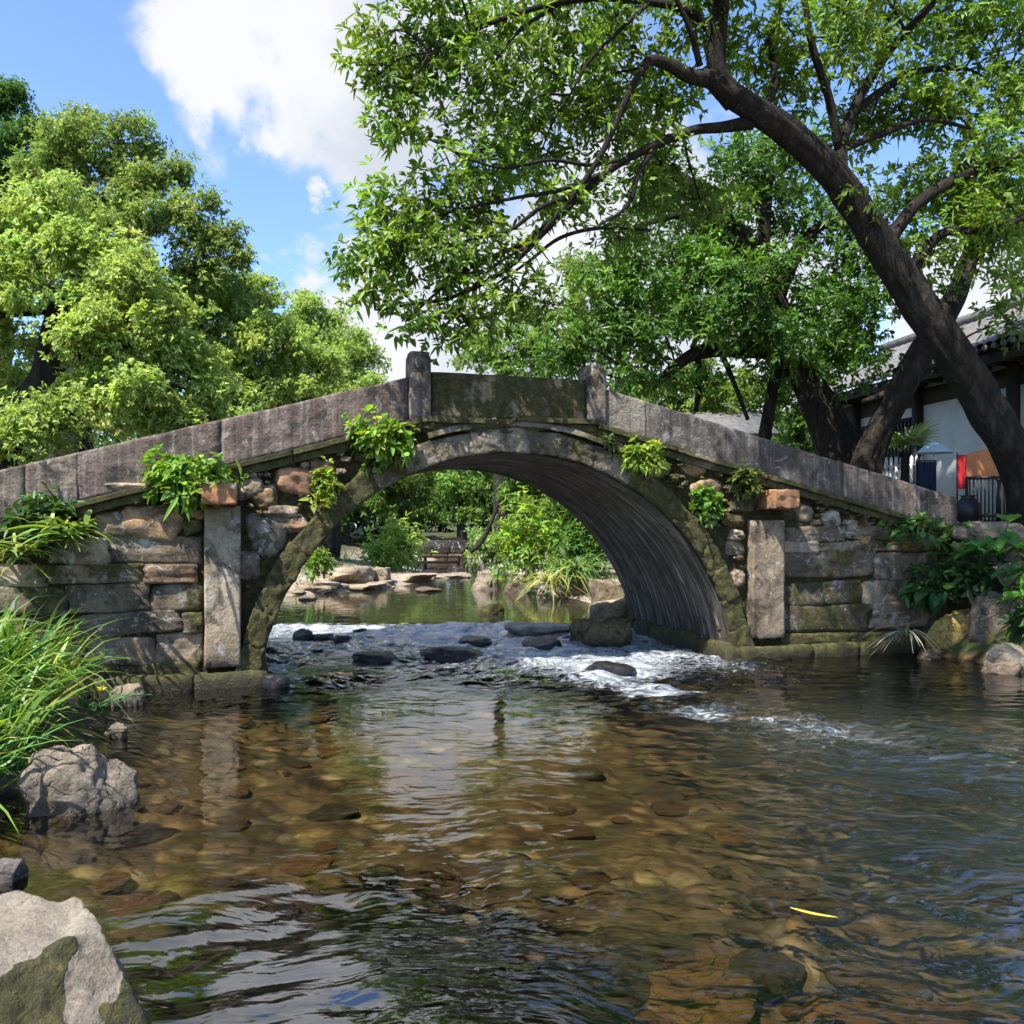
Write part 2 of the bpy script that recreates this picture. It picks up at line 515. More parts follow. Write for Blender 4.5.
def ground_z(x, y):
    x = np.asarray(x, float); y = np.asarray(y, float)
    d = sdf_poly(x, y, WATER)
    p = np.stack([x, y, 0 * x], -1).reshape(-1, 3)
    n1 = fbm(p * 0.9, 4, 3).reshape(x.shape); n2 = fbm(p * 3.5, 3, 8).reshape(x.shape)
    s = (x - BC[0]) * BU[0] + (y - BC[1]) * BU[1]
    left = sstep(0.6, -0.6, s)
    H = left * (0.75 + .55 * sstep(7.0, 9.5, y)) + (1 - left) * 1.78
    H = np.where(y > 15, H * (1 - sstep(15, 18, y)) + (left * 1.1 + (1 - left) * 1.3) * sstep(15, 18, y), H)
    plaza = sstep(8.0, 9.5, x) * sstep(22, 20, y)
    H = H * (1 - plaza) + 1.8 * plaza
    k = left * .42 + (1 - left) * 1.15
    k = np.where(y > 14.5, .16, k)
    up = sstep(12.3, 13.6, y) * .12
    out = H * (1 - np.exp(-np.maximum(d, 0) * k / H * 1.25)) + up
    rough = np.clip(d / 1.2, 0, 1) * (1 - .8 * plaza)
    out = out + (n1 * .10 + n2 * .04) * rough
    bed = up - .33 * (1 - np.exp(np.minimum(d, 0) * 1.6)) + (n1 * .06 + n2 * .03) * np.clip(-d / .6, 0, 1)
    far = np.hypot(x, y - 10)
    out = out + sstep(60, 300, far) * 6
    return np.where(d > 0, out, bed)

def axis_coords(lo, a, b, hi, fine, nc):
    m = np.arange(a, b + fine * .5, fine)
    g = np.geomspace(1, 1 + (a - lo), nc) - 1
    g2 = np.geomspace(1, 1 + (hi - b), nc) - 1
    return np.concatenate([a - g[::-1][:-1], m, b + g2[1:]])

gx = axis_coords(-320, -8, 11, 320, .11, 18)
gy = axis_coords(-60, -2, 26, 420, .11, 22)
GX, GY = np.meshgrid(gx, gy, indexing='ij')
GZ = ground_z(GX, GY)
def grid_quads(nx, ny):
    i = np.arange(nx - 1)[:, None] * ny; j = np.arange(ny - 1)[None]
    return np.stack([i + j, i + ny + j, i + ny + j + 1, i + j + 1], -1).reshape(-1, 4)

def mat_ground():
    m, nt = newmat('ground_soil'); w = NT(nt)
    pos = w.n('ShaderNodeNewGeometry').outputs['Position']
    pz = w.n('ShaderNodeSeparateXYZ', {0: pos}).outputs[2]
    n1 = w.noise(pos, .8, 6, .6); n2 = w.noise(pos, 7, 6, .7); n3 = w.noise(pos, 1.6, 5, .6, .5)
    soil = w.ramp(n2, [(.3, (.035, .027, .017)), (.6, (.085, .066, .042)), (.8, (.15, .125, .09))])
    grs = w.ramp(n2, [(.3, (.02, .034, .009)), (.6, (.055, .085, .02)), (.8, (.10, .13, .035))])
    land = w.mix(w.map(n1, .42, .58), soil, grs)
    px = w.n('ShaderNodeSeparateXYZ', {0: pos})
    plz = w.math('MULTIPLY', w.map(px.outputs[0], 8.0, 8.6), w.map(px.outputs[1], 22, 20))
    land = w.mix(plz, land, w.ramp(n2, [(.3, (.30, .28, .25)), (.7, (.42, .40, .36))]))
    shore = w.math('MULTIPLY', w.map(px.outputs[1], 14.0, 15.5), w.map(w.math('ADD', pz, w.math('MULTIPLY', n1, .5)), .95, .60))
    land = w.mix(shore, land, w.ramp(n2, [(.3, (.16, .13, .095)), (.55, (.29, .25, .195)), (.8, (.40, .36, .29))]))
    # bed: cobbles
    vor = w.n('ShaderNodeTexVoronoi', {'Vector': w.scale(w.vmath('ADD', pos, w.vmath('MULTIPLY', w.noise(pos, 3, 3, .5, 0, 1), (.25, .25, 0))), (5.5, 5.5, .5)), 'Scale': 1.0, 'Randomness': 1.0})
    vcol = w.n('ShaderNodeSeparateColor', {0: vor.outputs['Color']}).outputs[0]
    peb = w.ramp(vcol, [(.0, (.03, .022, .012)), (.35, (.095, .068, .035)), (.6, (.19, .126, .055)), (.82, (.085, .079, .043)), (1.0, (.26, .205, .115))])
    peb = w.mix(.75, peb, w.ramp(n2, [(.25, (.4, .4, .4)), (.75, (1.6, 1.5, 1.35))]), 'MULTIPLY')
    edge = w.map(vor.outputs['Distance'], .30, .62)
    peb = w.mix(w.math('MULTIPLY', edge, .8), peb, (.020, .014, .006))
    alg = w.map(n3, .50, .62)
    peb = w.mix(w.math('MULTIPLY', alg, .6), peb, (.045, .045, .012))
    slt = w.map(w.noise(pos, 1.1, 7, .65, .6), .46, .58)
    peb = w.mix(w.math('MULTIPLY', slt, .75), peb, w.ramp(n2, [(.3, (.036, .026, .013)), (.7, (.14, .092, .042))]))
    wet = w.map(w.math('ADD', pz, w.math('MULTIPLY', n2, .08)), .16, .06)
    col = w.mix(wet, land, peb)
    h = w.math('ADD', w.math('MULTIPLY', n2, .6), w.math('MULTIPLY', w.math('MULTIPLY', wet, w.map(vor.outputs['Distance'], .6, .1)), 1.0))
    b = w.n('ShaderNodeBsdfPrincipled', {'Base Color': col, 'Roughness': .9, 'Specular IOR Level': .2, 'Normal': w.bump(h, .8, .05)})
    w.out(b.outputs[0])
    return m
M['ground'] = mat_ground()
mb = MB()
mb.add(np.stack([GX, GY, GZ], -1).reshape(-1, 3), grid_quads(len(gx), len(gy)))
tag(mb.build('ground', M['ground']), kind='structure')

# ------------------------------------------------------------------ water
def swirl_at(x, y):
    return np.exp(-((x + .80) / .80) ** 2 - ((y - 3.35 + .25 * (x + .8)) / .72) ** 2)

def chop_foam_sky(x, y):
    """how lively the surface is, and where it breaks white, partly standing in for sky reflection"""
    p = np.stack([x, y, 0 * x], -1).reshape(-1, 3)
    s = (x - BC[0]) * BU[0] + (y - BC[1]) * BU[1]
    rap = sstep(7.9, 9.8, y) * sstep(13.75, 13.35, y)
    # tongue of fast water that leaves the arch and runs to the right
    cx = np.interp(y, [4.0, 5.6, 6.6, 7.6, 8.6, 9.4, 10.4, 11.8, 13.6], [5.2, 3.9, 2.75, 2.0, 1.45, 1.1, .9, .6, -.5])
    wd = np.interp(y, [4.0, 6.6, 8.6, 10.4, 12, 13.6], [1.2, .75, .6, .75, 1.6, 2.6])
    ton = np.exp(-((x - cx) / wd) ** 2) * sstep(3.6, 6.0, y) * sstep(13.75, 13.3, y)
    calm_r = sstep(2.6, 4.2, x) * sstep(6.5, 9, y)              # quiet brown corner under the right wall
    swirl = swirl_at(x, y)
    right = sstep(.3, 2.6, x) * sstep(8.5, 5.5, y) * .9
    chop = (.26 - .17 * sstep(-2.6, -1.6, x) * sstep(1.0, 0, x) * sstep(4.2, 5.2, y)) * (1 - .45 * np.clip(swirl * 1.5, 0, 1)) + .85 * rap * (1 - calm_r) + .9 * ton + 0.20 * swirl + right
    chop = chop * (.75 + .5 * vnoise(p * 1.1, 21).reshape(x.shape))
    chop = np.where(y > 13.7, .05, chop)
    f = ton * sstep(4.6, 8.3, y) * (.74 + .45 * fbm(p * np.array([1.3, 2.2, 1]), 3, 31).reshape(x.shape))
    f += rap * (.80 + .10 * sstep(.6, 1.8, s)) * sstep(8.5, 11.0, y) * (1 - calm_r) * sstep(3.4, 2.6, s) + .75 * np.exp(-((y - 13.35) / .10) ** 2)  # pale rapids band: white water, partly painted in for the sky's reflection
    shine = np.clip(1.5 * swirl + .38 * sstep(.4, 3.0, x) * sstep(9.0, 6.0, y) + .8 * rap + .3 * ton, 0, 1.5)
    return np.clip(chop, .03, 3.2), np.clip(f, 0, 1.2), shine

wx = np.unique(np.round(np.concatenate([np.arange(-9, -5, .25), np.arange(-5, 6.5, .035), np.arange(6.5, 10, .25)]), 4))
wy = np.unique(np.round(np.concatenate([np.arange(-8, 2, .25), np.arange(2, 14.2, .03), np.arange(14.2, 41, .25)]), 4))
WX, WY = np.meshgrid(wx, wy, indexing='ij')
chop, foam_sky, shine = chop_foam_sky(WX, WY)
pp = np.stack([WX, WY, 0 * WX], -1).reshape(-1, 3)
w1 = fbm(pp * np.array([1.5, 2.6, 1]), 3, 41).reshape(WX.shape)
w2 = fbm(pp * np.array([4.2, 8.0, 1]), 3, 51).reshape(WX.shape)
lump = np.maximum(0, fbm(pp * np.array([2.2, 2.4, 1]), 2, 61).reshape(WX.shape))
rapz = np.clip((chop - .35) / .6, 0, 1) * sstep(6.0, 8.2, WY)
WZ = .12 * sstep(12.9, 13.55, WY) + chop * (.010 * w1 + .006 * w2) + rapz * (.028 * w1 + .028 * w2 + .04 * lump)
w3 = fbm(np.stack([WX * 3.1 + 1.2 * WY, WY * 7.5 - 2.4 * WX, 0 * WX], -1).reshape(-1, 3), 2, 91).reshape(WX.shape)
WZ = WZ + swirl_at(WX, WY) * (.020 * w1 + .012 * w3)
gate = sstep(14.0, 13.8, WY)
WZ = WZ * gate + (1 - gate) * .12
mw = MB()
tw = np.zeros((WX.size, 3)); tw[:, 0] = chop.ravel(); tw[:, 1] = foam_sky.ravel(); tw[:, 2] = shine.ravel()
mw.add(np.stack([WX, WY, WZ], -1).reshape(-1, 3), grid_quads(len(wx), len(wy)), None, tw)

def mat_water():
    m, nt = newmat('stream_water'); w = NT(nt)
    pos = w.n('ShaderNodeNewGeometry').outputs['Position']
    at = w.n('ShaderNodeSeparateColor', {0: w.n('ShaderNodeAttribute', attribute_name='tint').outputs['Color']})
    ch, fo, sh = at.outputs[0], at.outputs[1], at.outputs[2]
    px = w.n('ShaderNodeSeparateXYZ', {0: pos})
    warp = w.vmath('ADD', pos, w.vmath('MULTIPLY', w.vmath('SUBTRACT', w.noise(pos, .8, 3, .5, 0, 1), (.5, .5, .5)), (.9, .9, 0)))
    def crest(vec, d, ds):          # sharp-crested wavelets
        n = w.noise(vec, 1.0, d, .5, ds)
        return w.math('SUBTRACT', 1.0, w.math('MULTIPLY', w.math('ABSOLUTE', w.math('SUBTRACT', n, .5)), 3.2))
    def rot(v, a, sc): return w.n('ShaderNodeMapping', {0: v, 2: (0, 0, a), 3: sc}).outputs[0]
    a = crest(rot(warp, -.25, (2.2, 6.0, 1)), 3, .3)
    b = crest(rot(warp, .30, (5.0, 17, 1)), 2, .2)
    c = w.noise(rot(warp, .1, (13, 42, 1)), 1.0, 2, .5)
    sm = w.noise(rot(warp, -.15, (2.6, 5.2, 1)), 1.0, 2, .45, .3)
    sm2 = w.noise(rot(warp, .2, (7, 15, 1)), 1.0, 2, .45, .2)
    soft = w.math('ADD', w.math('MULTIPLY', sm, 1.1), w.math('MULTIPLY', sm2, .26))
    sharp = w.math('ADD', w.math('MULTIPLY', a, .45), w.math('ADD', w.math('MULTIPLY', b, .14), w.math('MULTIPLY', c, .05)))
    h = w.math('ADD', w.math('MULTIPLY', soft, ch), w.math('MULTIPLY', w.math('MULTIPLY', sharp, ch), w.math('ADD', .12, w.math('MULTIPLY', sh, .30))))
    nrm = w.bump(h, 1.0, .075)
    fr = w.n('ShaderNodeFresnel', {'IOR': w.math('ADD', 1.68, w.math('MULTIPLY', sh, 1.0)), 'Normal': nrm}).outputs[0]
    gl = w.n('ShaderNodeBsdfGlossy', {'Color': (1, 1, 1, 1), 'Roughness': .025, 'Normal': nrm})
    tr = w.n('ShaderNodeBsdfTransparent', {'Color': w.mix(w.map(sh, .2, 1.0), (.82, .79, .67), (.56, .53, .46))})
    tb = w.math('ADD', .0, w.math('ADD', w.math('MULTIPLY', w.map(px.outputs[0], .2, 3.6, 0, .23), w.map(px.outputs[1], 9.2, 6.6)), w.map(px.outputs[1], 13.0, 15, 0, .25)))
    md = w.n('ShaderNodeBsdfDiffuse', {'Color': (.062, .080, .060, 1)})
    thru = w.n('ShaderNodeMixShader', {0: tb, 1: tr.outputs[0], 2: md.outputs[0]})
    body = w.n('ShaderNodeMixShader', {0: fr, 1: thru.outputs[0], 2: gl.outputs[0]})
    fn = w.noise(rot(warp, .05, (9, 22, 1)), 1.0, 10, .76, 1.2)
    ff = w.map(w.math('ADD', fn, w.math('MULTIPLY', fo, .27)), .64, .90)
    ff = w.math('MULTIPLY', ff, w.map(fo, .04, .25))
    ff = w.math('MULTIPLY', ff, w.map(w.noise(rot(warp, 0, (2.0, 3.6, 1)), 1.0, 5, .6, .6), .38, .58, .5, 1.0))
    fd = w.n('ShaderNodeBsdfPrincipled', {'Base Color': (.60, .65, .70, 1), 'Roughness': .5, 'Normal': nrm})  # bluish white, also stands in for sky mirrored in the rapids
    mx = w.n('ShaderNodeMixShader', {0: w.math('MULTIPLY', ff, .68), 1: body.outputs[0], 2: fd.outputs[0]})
    w.out(mx.outputs[0])
    return m
M['water'] = mat_water()
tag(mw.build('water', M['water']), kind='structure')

# ------------------------------------------------------------------ the bridge
ARC_S, ARC_R, ARC_Z, RING_T, BW_ = .06, 2.88, -.345, .27, 3.0
def par_top(s):
    return np.where(s < -1.06, 3.40 + .277 * (s + 1.06), np.where(s > 1.06, 3.37 - .243 * (s - 1.06), 3.435))
def par_h(s):
    return np.where(s < 0, .50, .46) + np.where(np.abs(s) < 1.06, .02, 0)
def deck_z(s):
    return par_top(s) - par_h(s)

bridge = thing('stone_bridge', (BC[0], BC[1], 0), 'old mossy humpbacked stone arch bridge spanning the stream', 'bridge', None, PHI)
S0, S1 = -9.2, 6.42
rngb = np.random.default_rng(5)

# core: rubble filling and the mortar seen between the stones
mb = MB()
ss = np.unique(np.concatenate([np.linspace(S0, S1, 90), np.linspace(-3.25, 3.35, 110)]))
Ro = ARC_R + RING_T * .6
dd = Ro ** 2 - (ss - ARC_S) ** 2
bot = np.where(dd > 0, np.maximum(np.sqrt(np.maximum(dd, 0)) + ARC_Z, -.8), -.8)
top = deck_z(ss) - .02
nzr = 14
tt = np.linspace(0, 1, nzr)
for v, flip in ((.035, 0), (BW_ - .035, 1)):
    zz = bot[:, None] + (top - bot)[:, None] * tt[None]
    q = np.stack([np.repeat(ss[:, None], nzr, 1), np.full_like(zz, v), zz], -1).reshape(-1, 3)
    q[:, 1] += (.02 * fbm(q * 4, 3, 12)) * (1 if not flip else -1)
    Q = grid_quads(len(ss), nzr)
    mb.add(q, Q if not flip else Q[:, ::-1], None, (1, 1, 1), .6)
q = np.stack([np.repeat(ss[:, None], 2, 1), np.repeat([[.03, BW_ - .03]], len(ss), 0), np.repeat(top[:, None], 2, 1)], -1).reshape(-1, 3)
mb.add(q, grid_quads(len(ss), 2), None, (2.2, 2.1, 2.0))
for s_, fl in ((S0, 0), (S1, 1)):
    q = np.array([[s_, .03, -.8], [s_, BW_ - .03, -.8], [s_, BW_ - .03, float(deck_z(s_)) - .02], [s_, .03, float(deck_z(s_)) - .02]])
    mb.add(q, [[0, 1, 2, 3] if not fl else [3, 2, 1, 0]])
mb.build('rubble_core', M['wall_dark'], bridge)

# barrel under the arch
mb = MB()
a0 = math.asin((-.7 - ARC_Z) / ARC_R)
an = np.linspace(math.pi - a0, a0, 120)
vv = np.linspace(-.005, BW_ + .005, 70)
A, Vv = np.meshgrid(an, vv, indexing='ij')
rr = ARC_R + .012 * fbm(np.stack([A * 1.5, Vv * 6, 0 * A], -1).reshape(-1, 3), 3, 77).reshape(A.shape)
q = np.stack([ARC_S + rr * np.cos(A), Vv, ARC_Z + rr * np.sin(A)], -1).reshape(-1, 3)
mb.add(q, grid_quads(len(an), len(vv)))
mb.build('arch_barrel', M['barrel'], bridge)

# voussoirs on both faces
def ring(vface, sgn):
    mb = MB()
    nv = 27
    edges = np.linspace(math.pi - a0, a0, nv + 1) + np.concatenate([[0], rngb.normal(0, .008, nv - 1), [0]])
    for i in range(nv):
        am = (edges[i] + edges[i + 1]) / 2; da = abs(edges[i] - edges[i + 1]) / 2
        t = RING_T * rngb.uniform(.92, 1.12)
        V, Q = cube_grid(12)
        c = np.sign(V) * np.abs(V) ** .9
        c = c / (np.sum(np.abs(c) ** 20, 1, keepdims=True) ** (1 / 20.))
        c = c * (1 + .07 * fbm(c * 1.4 + i * 5.1, 3, 3)[:, None] + .05 * fbm(c * 5 + i, 2, 8)[:, None])
        rad = ARC_R + .004 + t / 2 + c[:, 2] * (t / 2 - .004)
        ang = am + c[:, 0] * (da + .005)
        dep = .19 + c[:, 1] * .20 + rngb.normal(0, .006)
        q = np.stack([ARC_S + rad * np.cos(ang), vface + sgn * (dep - .045), ARC_Z + rad * np.sin(ang)], -1)
        f = math.cos(am)
        ms = .9 if f < -.5 else (.8 if f > .5 else .3)
        col = np.array([1, .96, .88]) * rngb.uniform(.78, 1.2)
        mb.add(q, Q if sgn < 0 else Q, None, col, ms + rngb.normal(0, .1))
    return mb
ring(0, 1).build('arch_ring', M['ring'], bridge)
ring(BW_, -1).build('arch_ring', M['ring'], bridge)

# hood moulding over the crown of the arch
mb = MB()
hv = np.linspace(math.radians(109), math.radians(58), 60)
prof = np.array([(-.09, .0), (-.09, .055), (-.03, .085), (.06, .085), (.06, .0)])
Rh = ARC_R + RING_T + .035
q = np.stack([np.stack([ARC_S + (Rh + p[1]) * np.cos(hv), np.full_like(hv, p[0]), ARC_Z + (Rh + p[1]) * np.sin(hv)], -1) for p in prof], 1)
q = q + .006 * fbm(q.reshape(-1, 3) * 7, 3, 4).reshape(q.shape[:2])[..., None]
mb.add(q.reshape(-1, 3), grid_quads(len(hv), len(prof)), None, (1, .97, .9), .2)
mb.build('hood_moulding', M['ring'], bridge)

def slab(mb, s_edges, ztop, zbot, v0, v1, col, moss=0.0, amp=.004, ns=14, nz=5, seed=1):
    """a long worked stone between two s positions with its own top and bottom line"""
    sa, sb = s_edges
    V, Q = cube_grid(16)
    c = V.copy()
    c[:, 1:] = c[:, 1:] / (np.sum(np.abs(c[:, 1:]) ** 24, 1, keepdims=True) ** (1 / 24.)).clip(1)
    s = sa + (c[:, 0] + 1) / 2 * (sb - sa)
    zt, zb = ztop(s), zbot(s)
    z = zb + (c[:, 2] + 1) / 2 * (zt - zb)
    v = v0 + (c[:, 1] + 1) / 2 * (v1 - v0)
    q = np.stack([s, v, z], -1)
    q = q + (amp * fbm(q * 3.3 + seed, 4, 2) + 1.1 * amp * fbm(q * 11 + seed, 3, 6))[:, None] * np.array([.3, 1, .8])
    mb.add(q, Q, None, col, moss)

# string course in two steps, front and back
def string(v, sg):
    mb = MB()
    cuts = list(np.arange(S0, -1.1, 1.35)) + [-1.06, .05, 1.06] + list(np.arange(2.1, 6.2, 1.25)) + [S1]
    for a, b in zip(cuts[:-1], cuts[1:]):
        if b - a < .1: continue
        sh = rngb.uniform(.75, 1.25); ms = .62 + .2 * (abs(a) < 2) + rngb.normal(0, .1)
        slab(mb, (a + .004, b - .004), lambda s: deck_z(s) - .003, lambda s: deck_z(s) - .065, *sorted((v - sg * .11, v + sg * .30)), np.array([1.15, 1.08, .98]) * sh, ms, .007, seed=a)
        slab(mb, (a + .004, b - .004), lambda s: deck_z(s) - .068, lambda s: deck_z(s) - .155, *sorted((v - sg * .06, v + sg * .30)), np.array([.95, .9, .8]) * sh, ms + .1, .009, seed=a + 3)
    return mb
string(0, 1).build('string_course', M['ring'], bridge)
string(BW_, -1).build('string_course', M['ring'], bridge)

# parapet slabs
PW = .22
def panel(v0, cuts, cols, mosses, end_round=False):
    mb = MB()
    for i, (a, b) in enumerate(zip(cuts[:-1], cuts[1:])):
        off = rngb.normal(0, .0015)
        slab(mb, (a + .0005, b - .0005), lambda s: par_top(s) + rngb.normal(0, .002), lambda s: deck_z(s) + .0, v0 + off, v0 + PW + off, cols[i], mosses[i], .006, seed=a * 3 + v0)
    return mb
LC = [-9.2, -7.6, -6.1, -5.02, -4.55, -3.18, -1.20]
LCc = [(1, .97, .95), (1.0, .95, .92), (1.05, 1, .95), (1.25, 1.2, 1.12), (1.0, .93, .92), (.95, .86, .86)]
RC = [1.20, 1.72, 3.35, 4.55, 6.40]
RCc = [(1.30, 1.38, 1.32), (.80, .86, .86), (.80, .83, .82), (.95, .92, .88)]
for v0 in (.0, BW_ - PW):
    panel(v0, LC, LCc, [.0, .0, .0, .05, .0, .0]).build('parapet_panel', M['parapet'], bridge)
    panel(v0, [-.93, .93], [(1.5, 1.36, .95)], [.72]).build('parapet_panel', M['parapet'], bridge)
    panel(v0, RC, RCc, [.15, .12, .1, .12]).build('parapet_panel', M['parapet'], bridge)
    for s_, zt in ((-1.065, 3.62), (1.065, 3.58)):
        mb = MB()
        stone(mb, (s_, v0 + PW / 2, (zt + 2.86) / 2), (.125, .15, (zt - 2.86) / 2), 16, 9, .012, 3 + s_, None, (1.05, 1.0, .93), .22)
        stone(mb, (s_, v0 + PW / 2, zt + .005), (.115, .135, .03), 6, 8, .02, 9 + s_, None, (1.2, 1.15, 1.05), .1)
        mb.build('parapet_post', M['parapet'], bridge)

# pilasters and the corbel stones above them
for (sa, sb, z0, z1, seed) in ((-3.345, -2.985, .21, 1.90, 3), (3.14, 3.60, .27, 1.76, 8)):
    mb = MB()
    slab(mb, (sa, sb), lambda s: s * 0 + z1, lambda s: s * 0 + z0, -.10, .2, (1.45, 1.4, 1.3), -.05, .009, seed=seed)
    mb.build('pilaster', M['wall'], bridge)
mb = MB()
slab(mb, (-3.36, -3.02), lambda s: s * 0 + 2.13, lambda s: s * 0 + 1.905, -.36, .2, (1.6, .95, .62), -.3, .010, seed=4)
mb.build('corbel_stone', M['wall'], bridge)
mb = MB()
slab(mb, (3.28, 3.62), lambda s: s * 0 + 2.14, lambda s: s * 0 + 1.90, -.38, .2, (1.5, .92, .6), -.2, .012, seed=6)
mb.build('corbel_stone', M['wall'], bridge)

# coursed blocks of the two abutments (front and back)
def courses(s_a, s_b, zs, v, sg, wmin, wmax, ztop_fn, seed, mossy):
    rng = np.random.default_rng(seed)
    mb = MB()
    for r in range(len(zs) - 1):
        z0, z1 = zs[r], zs[r + 1]
        s = s_a - rng.uniform(0, .3)
        while s < s_b:
            wd = rng.uniform(wmin, wmax)
            e = min(s + wd, s_b)
            a = max(s, s_a)
            s += wd
            if e - a < .1: continue
            mid = (a + e) / 2
            if z1 > float(ztop_fn(mid)) - .1: continue
            # keep clear of the ring
            if (mid - ARC_S) ** 2 + ((z0 + z1) / 2 - ARC_Z) ** 2 < (ARC_R + RING_T + .08) ** 2: continue
            t = rng.random()
            col = (1.0, .95, .86) if t < .5 else ((1.5, 1.42, 1.28) if t < .72 else ((1.2, .95, .76) if t < .80 else (.62, .6, .56)))
            col = np.array(col) * rng.uniform(.75, 1.2)
            stone(mb, (mid, v + sg * (.13 + rng.normal(0, .02)), (z0 + z1) / 2 + rng.normal(0, .012)), ((e - a) / 2 + .002, .15, (z1 - z0) / 2 + rng.normal(.002, .006)), rng.uniform(9, 18), 14,
                  .075, rng.integers(1, 999), roty(rng.normal(0, .022)), col, mossy + rng.normal(0, .12) + (.25 if z0 < .25 else 0))
    return mb
zl = [-.6, -.28, .04, .27, .58, .80, 1.09, 1.30, 1.58]
zr = [-.6, -.25, .10, .30, .66, .98, 1.34, 1.50, 1.70]
for v, sg in ((0, 1), (BW_, -1)):
    courses(-6.8, -3.36 if sg > 0 else -3.0, zl, v, sg, .45, 1.0, lambda s: deck_z(s) - .1, 41 + sg, .22).build('ashlar_wall', M['wall'], bridge)
    courses(3.62 if sg > 0 else 3.1, 6.1, zr, v, sg, .55, 1.5, lambda s: deck_z(s) - .1, 52 + sg, .34).build('ashlar_wall', M['wall'], bridge)

# rubble stones that fill the spandrels
def rubble(v, sg, seed):
    rng = np.random.default_rng(seed)
    mb = MB()
    placed = []
    def put(s, z, a, b, col, moss, k=4.2, seed_=None, dv=0.0, own=False):
        placed.append((s, z, a, b))
        m_ = MB() if own else mb
        stone(m_, (s, v + sg * (.10 + dv), z), (a, .16, b), k, 11, .18, seed_ if seed_ else rng.integers(1, 999), roty(rng.normal(0, .18)), col, moss)
        if own: m_.build('rubble_stone', M['wall'], bridge)
    if sg > 0:
        for (x, y, wpx, hpx, col, ms) in (
                (150, 524, 52, 34, (1.9, 1.45, 1.05), -.3), (268, 535, 36, 40, (.95, 1.0, 1.05), -.4), (110, 526, 32, 24, (.9, .85, .7), .2),
                (296, 482, 36, 26, (1.5, 1.0, .8), -.2), (248, 488, 26, 18, (1.4, 1.35, 1.25), -.3), (266, 498, 24, 26, (1.5, 1.25, .85), -.1),
                (322, 470, 22, 20, (1.3, .9, .6), -.1), (284, 512, 34, 12, (1.2, 1.15, 1.1), -.2), (526-230, 525, 26, 18, (1.2, .95, .7), 0),
                (248, 566, 22, 26, (.9, .88, .85), -.1), (425, 425, 24, 13, (2.0, 1.95, 1.85), -.5), (446, 423, 18, 7, (1.9, 1.85, 1.8), -.5),
                (593, 430, 32, 13, (2.1, 1.95, 1.85), -.5), (616, 447, 20, 20, (1.3, .95, .6), -.1), (493, 421, 8, 8, (2, 2, 1.9), -.5),
                (693, 466, 30, 22, (1.4, 1.1, .7), 0), (705, 492, 40, 28, (1.35, 1.15, .8), 0), (735, 548, 26, 18, (1.2, 1.1, .95), 0),
                (831, 520, 24, 22, (1.9, 2.0, 2.0), -.5), (852, 526, 20, 14, (1.7, 1.65, 1.5), -.3), (868, 543, 28, 22, (1.6, 1.15, .65), -.1),
                (905, 543, 44, 22, (1.3, 1.05, .5), .2), (738, 578, 18, 22, (1.5, 1.4, 1.2), -.1), (133, 487, 44, 9, (1.9, 1.85, 1.7), -.4),
                (806, 512, 24, 20, (1.1, 1.05, .9), 0), (660, 470, 24, 18, (1.1, 1.0, .8), .2)):
            s, z = to_bridge(x, y)
            put(s, z, wpx / 2 * .0118, hpx / 2 * .0118, col, ms, 3.4, dv=.02, own=True)
    tries = 0
    while tries < 7000:
        tries += 1
        s = rng.uniform(-6.6, 6.1)
        zt = float(deck_z(s)) - .15
        z = rng.uniform(.1, zt)
        a = rng.uniform(.06, .20) * (1 if tries < 900 else (.55 if tries < 3000 else .32))
        b = a * rng.uniform(.5, .85)
        if math.hypot(s - ARC_S, z - ARC_Z) < ARC_R + RING_T + .10 + b: continue
        if z + b > zt + .05: continue
        if s < -2.95 and z < 1.62 and not (-3.0 < s): continue
        if s > 3.62 and z < 1.72: continue
        if 3.05 < s < 3.66 and z < 2.2: continue
        if -3.4 < s < -2.97 and z < 2.15: continue
        if any(abs(s - p[0]) < (a + p[2]) * .86 and abs(z - p[1]) < (b + p[3]) * .86 for p in placed): continue
        t = rng.random()
        col = (.9, .86, .76) if t < .5 else ((1.45, 1.4, 1.28) if t < .68 else ((1.4, 1.0, .72) if t < .85 else (.55, .54, .5)))
        put(s, z, a, b, np.array(col) * rng.uniform(.75, 1.2), rng.normal(.42, .25), own=(a > .085 and sg > 0))
    return mb
for v_, sg_, sd_ in ((0, 1, 71), (BW_, -1, 72)):
    tag(rubble(v_, sg_, sd_).build('rubble_fill', M['wall'], bridge), kind='stuff')

# footings at the water
for (sa, sb, va, vb, zt) in ((-7.0, -2.72, -.16, .3, .16), (2.99, 6.15, -.14, .3, .17)):
    mb = MB()
    s = sa
    while s < sb - .05:
        e = min(sb, s + rngb.uniform(.6, 1.1))
        stone(mb, ((s + e) / 2, (va + vb) / 2 + rngb.normal(0, .02), zt / 2 - .3), ((e - s) / 2 + .006, (vb - va) / 2, zt / 2 + .3), 18, 14, .035, rngb.integers(1, 99), None, (.85, .8, .62), .55)
        s = e
    mb.build('footing', M['ring'], bridge)
for s_, hw, zc, hh, col, ms in ((2.93, .14, -.22, .45, (.5, .48, .40), .25), (-2.84, .13, -.25, .40, (.5, .48, .40), .35)):
    mb = MB()
    v = -.08
    while v < BW_:
        e = min(BW_ + .06, v + rngb.uniform(.5, .9))
        stone(mb, (s_, (v + e) / 2, zc), (hw, (e - v) / 2 + .004, hh + rngb.normal(0, .012)), 9, 8, .03, rngb.integers(1, 99), None, col, ms)
        v = e
    mb.build('footing', M['ring'], bridge)

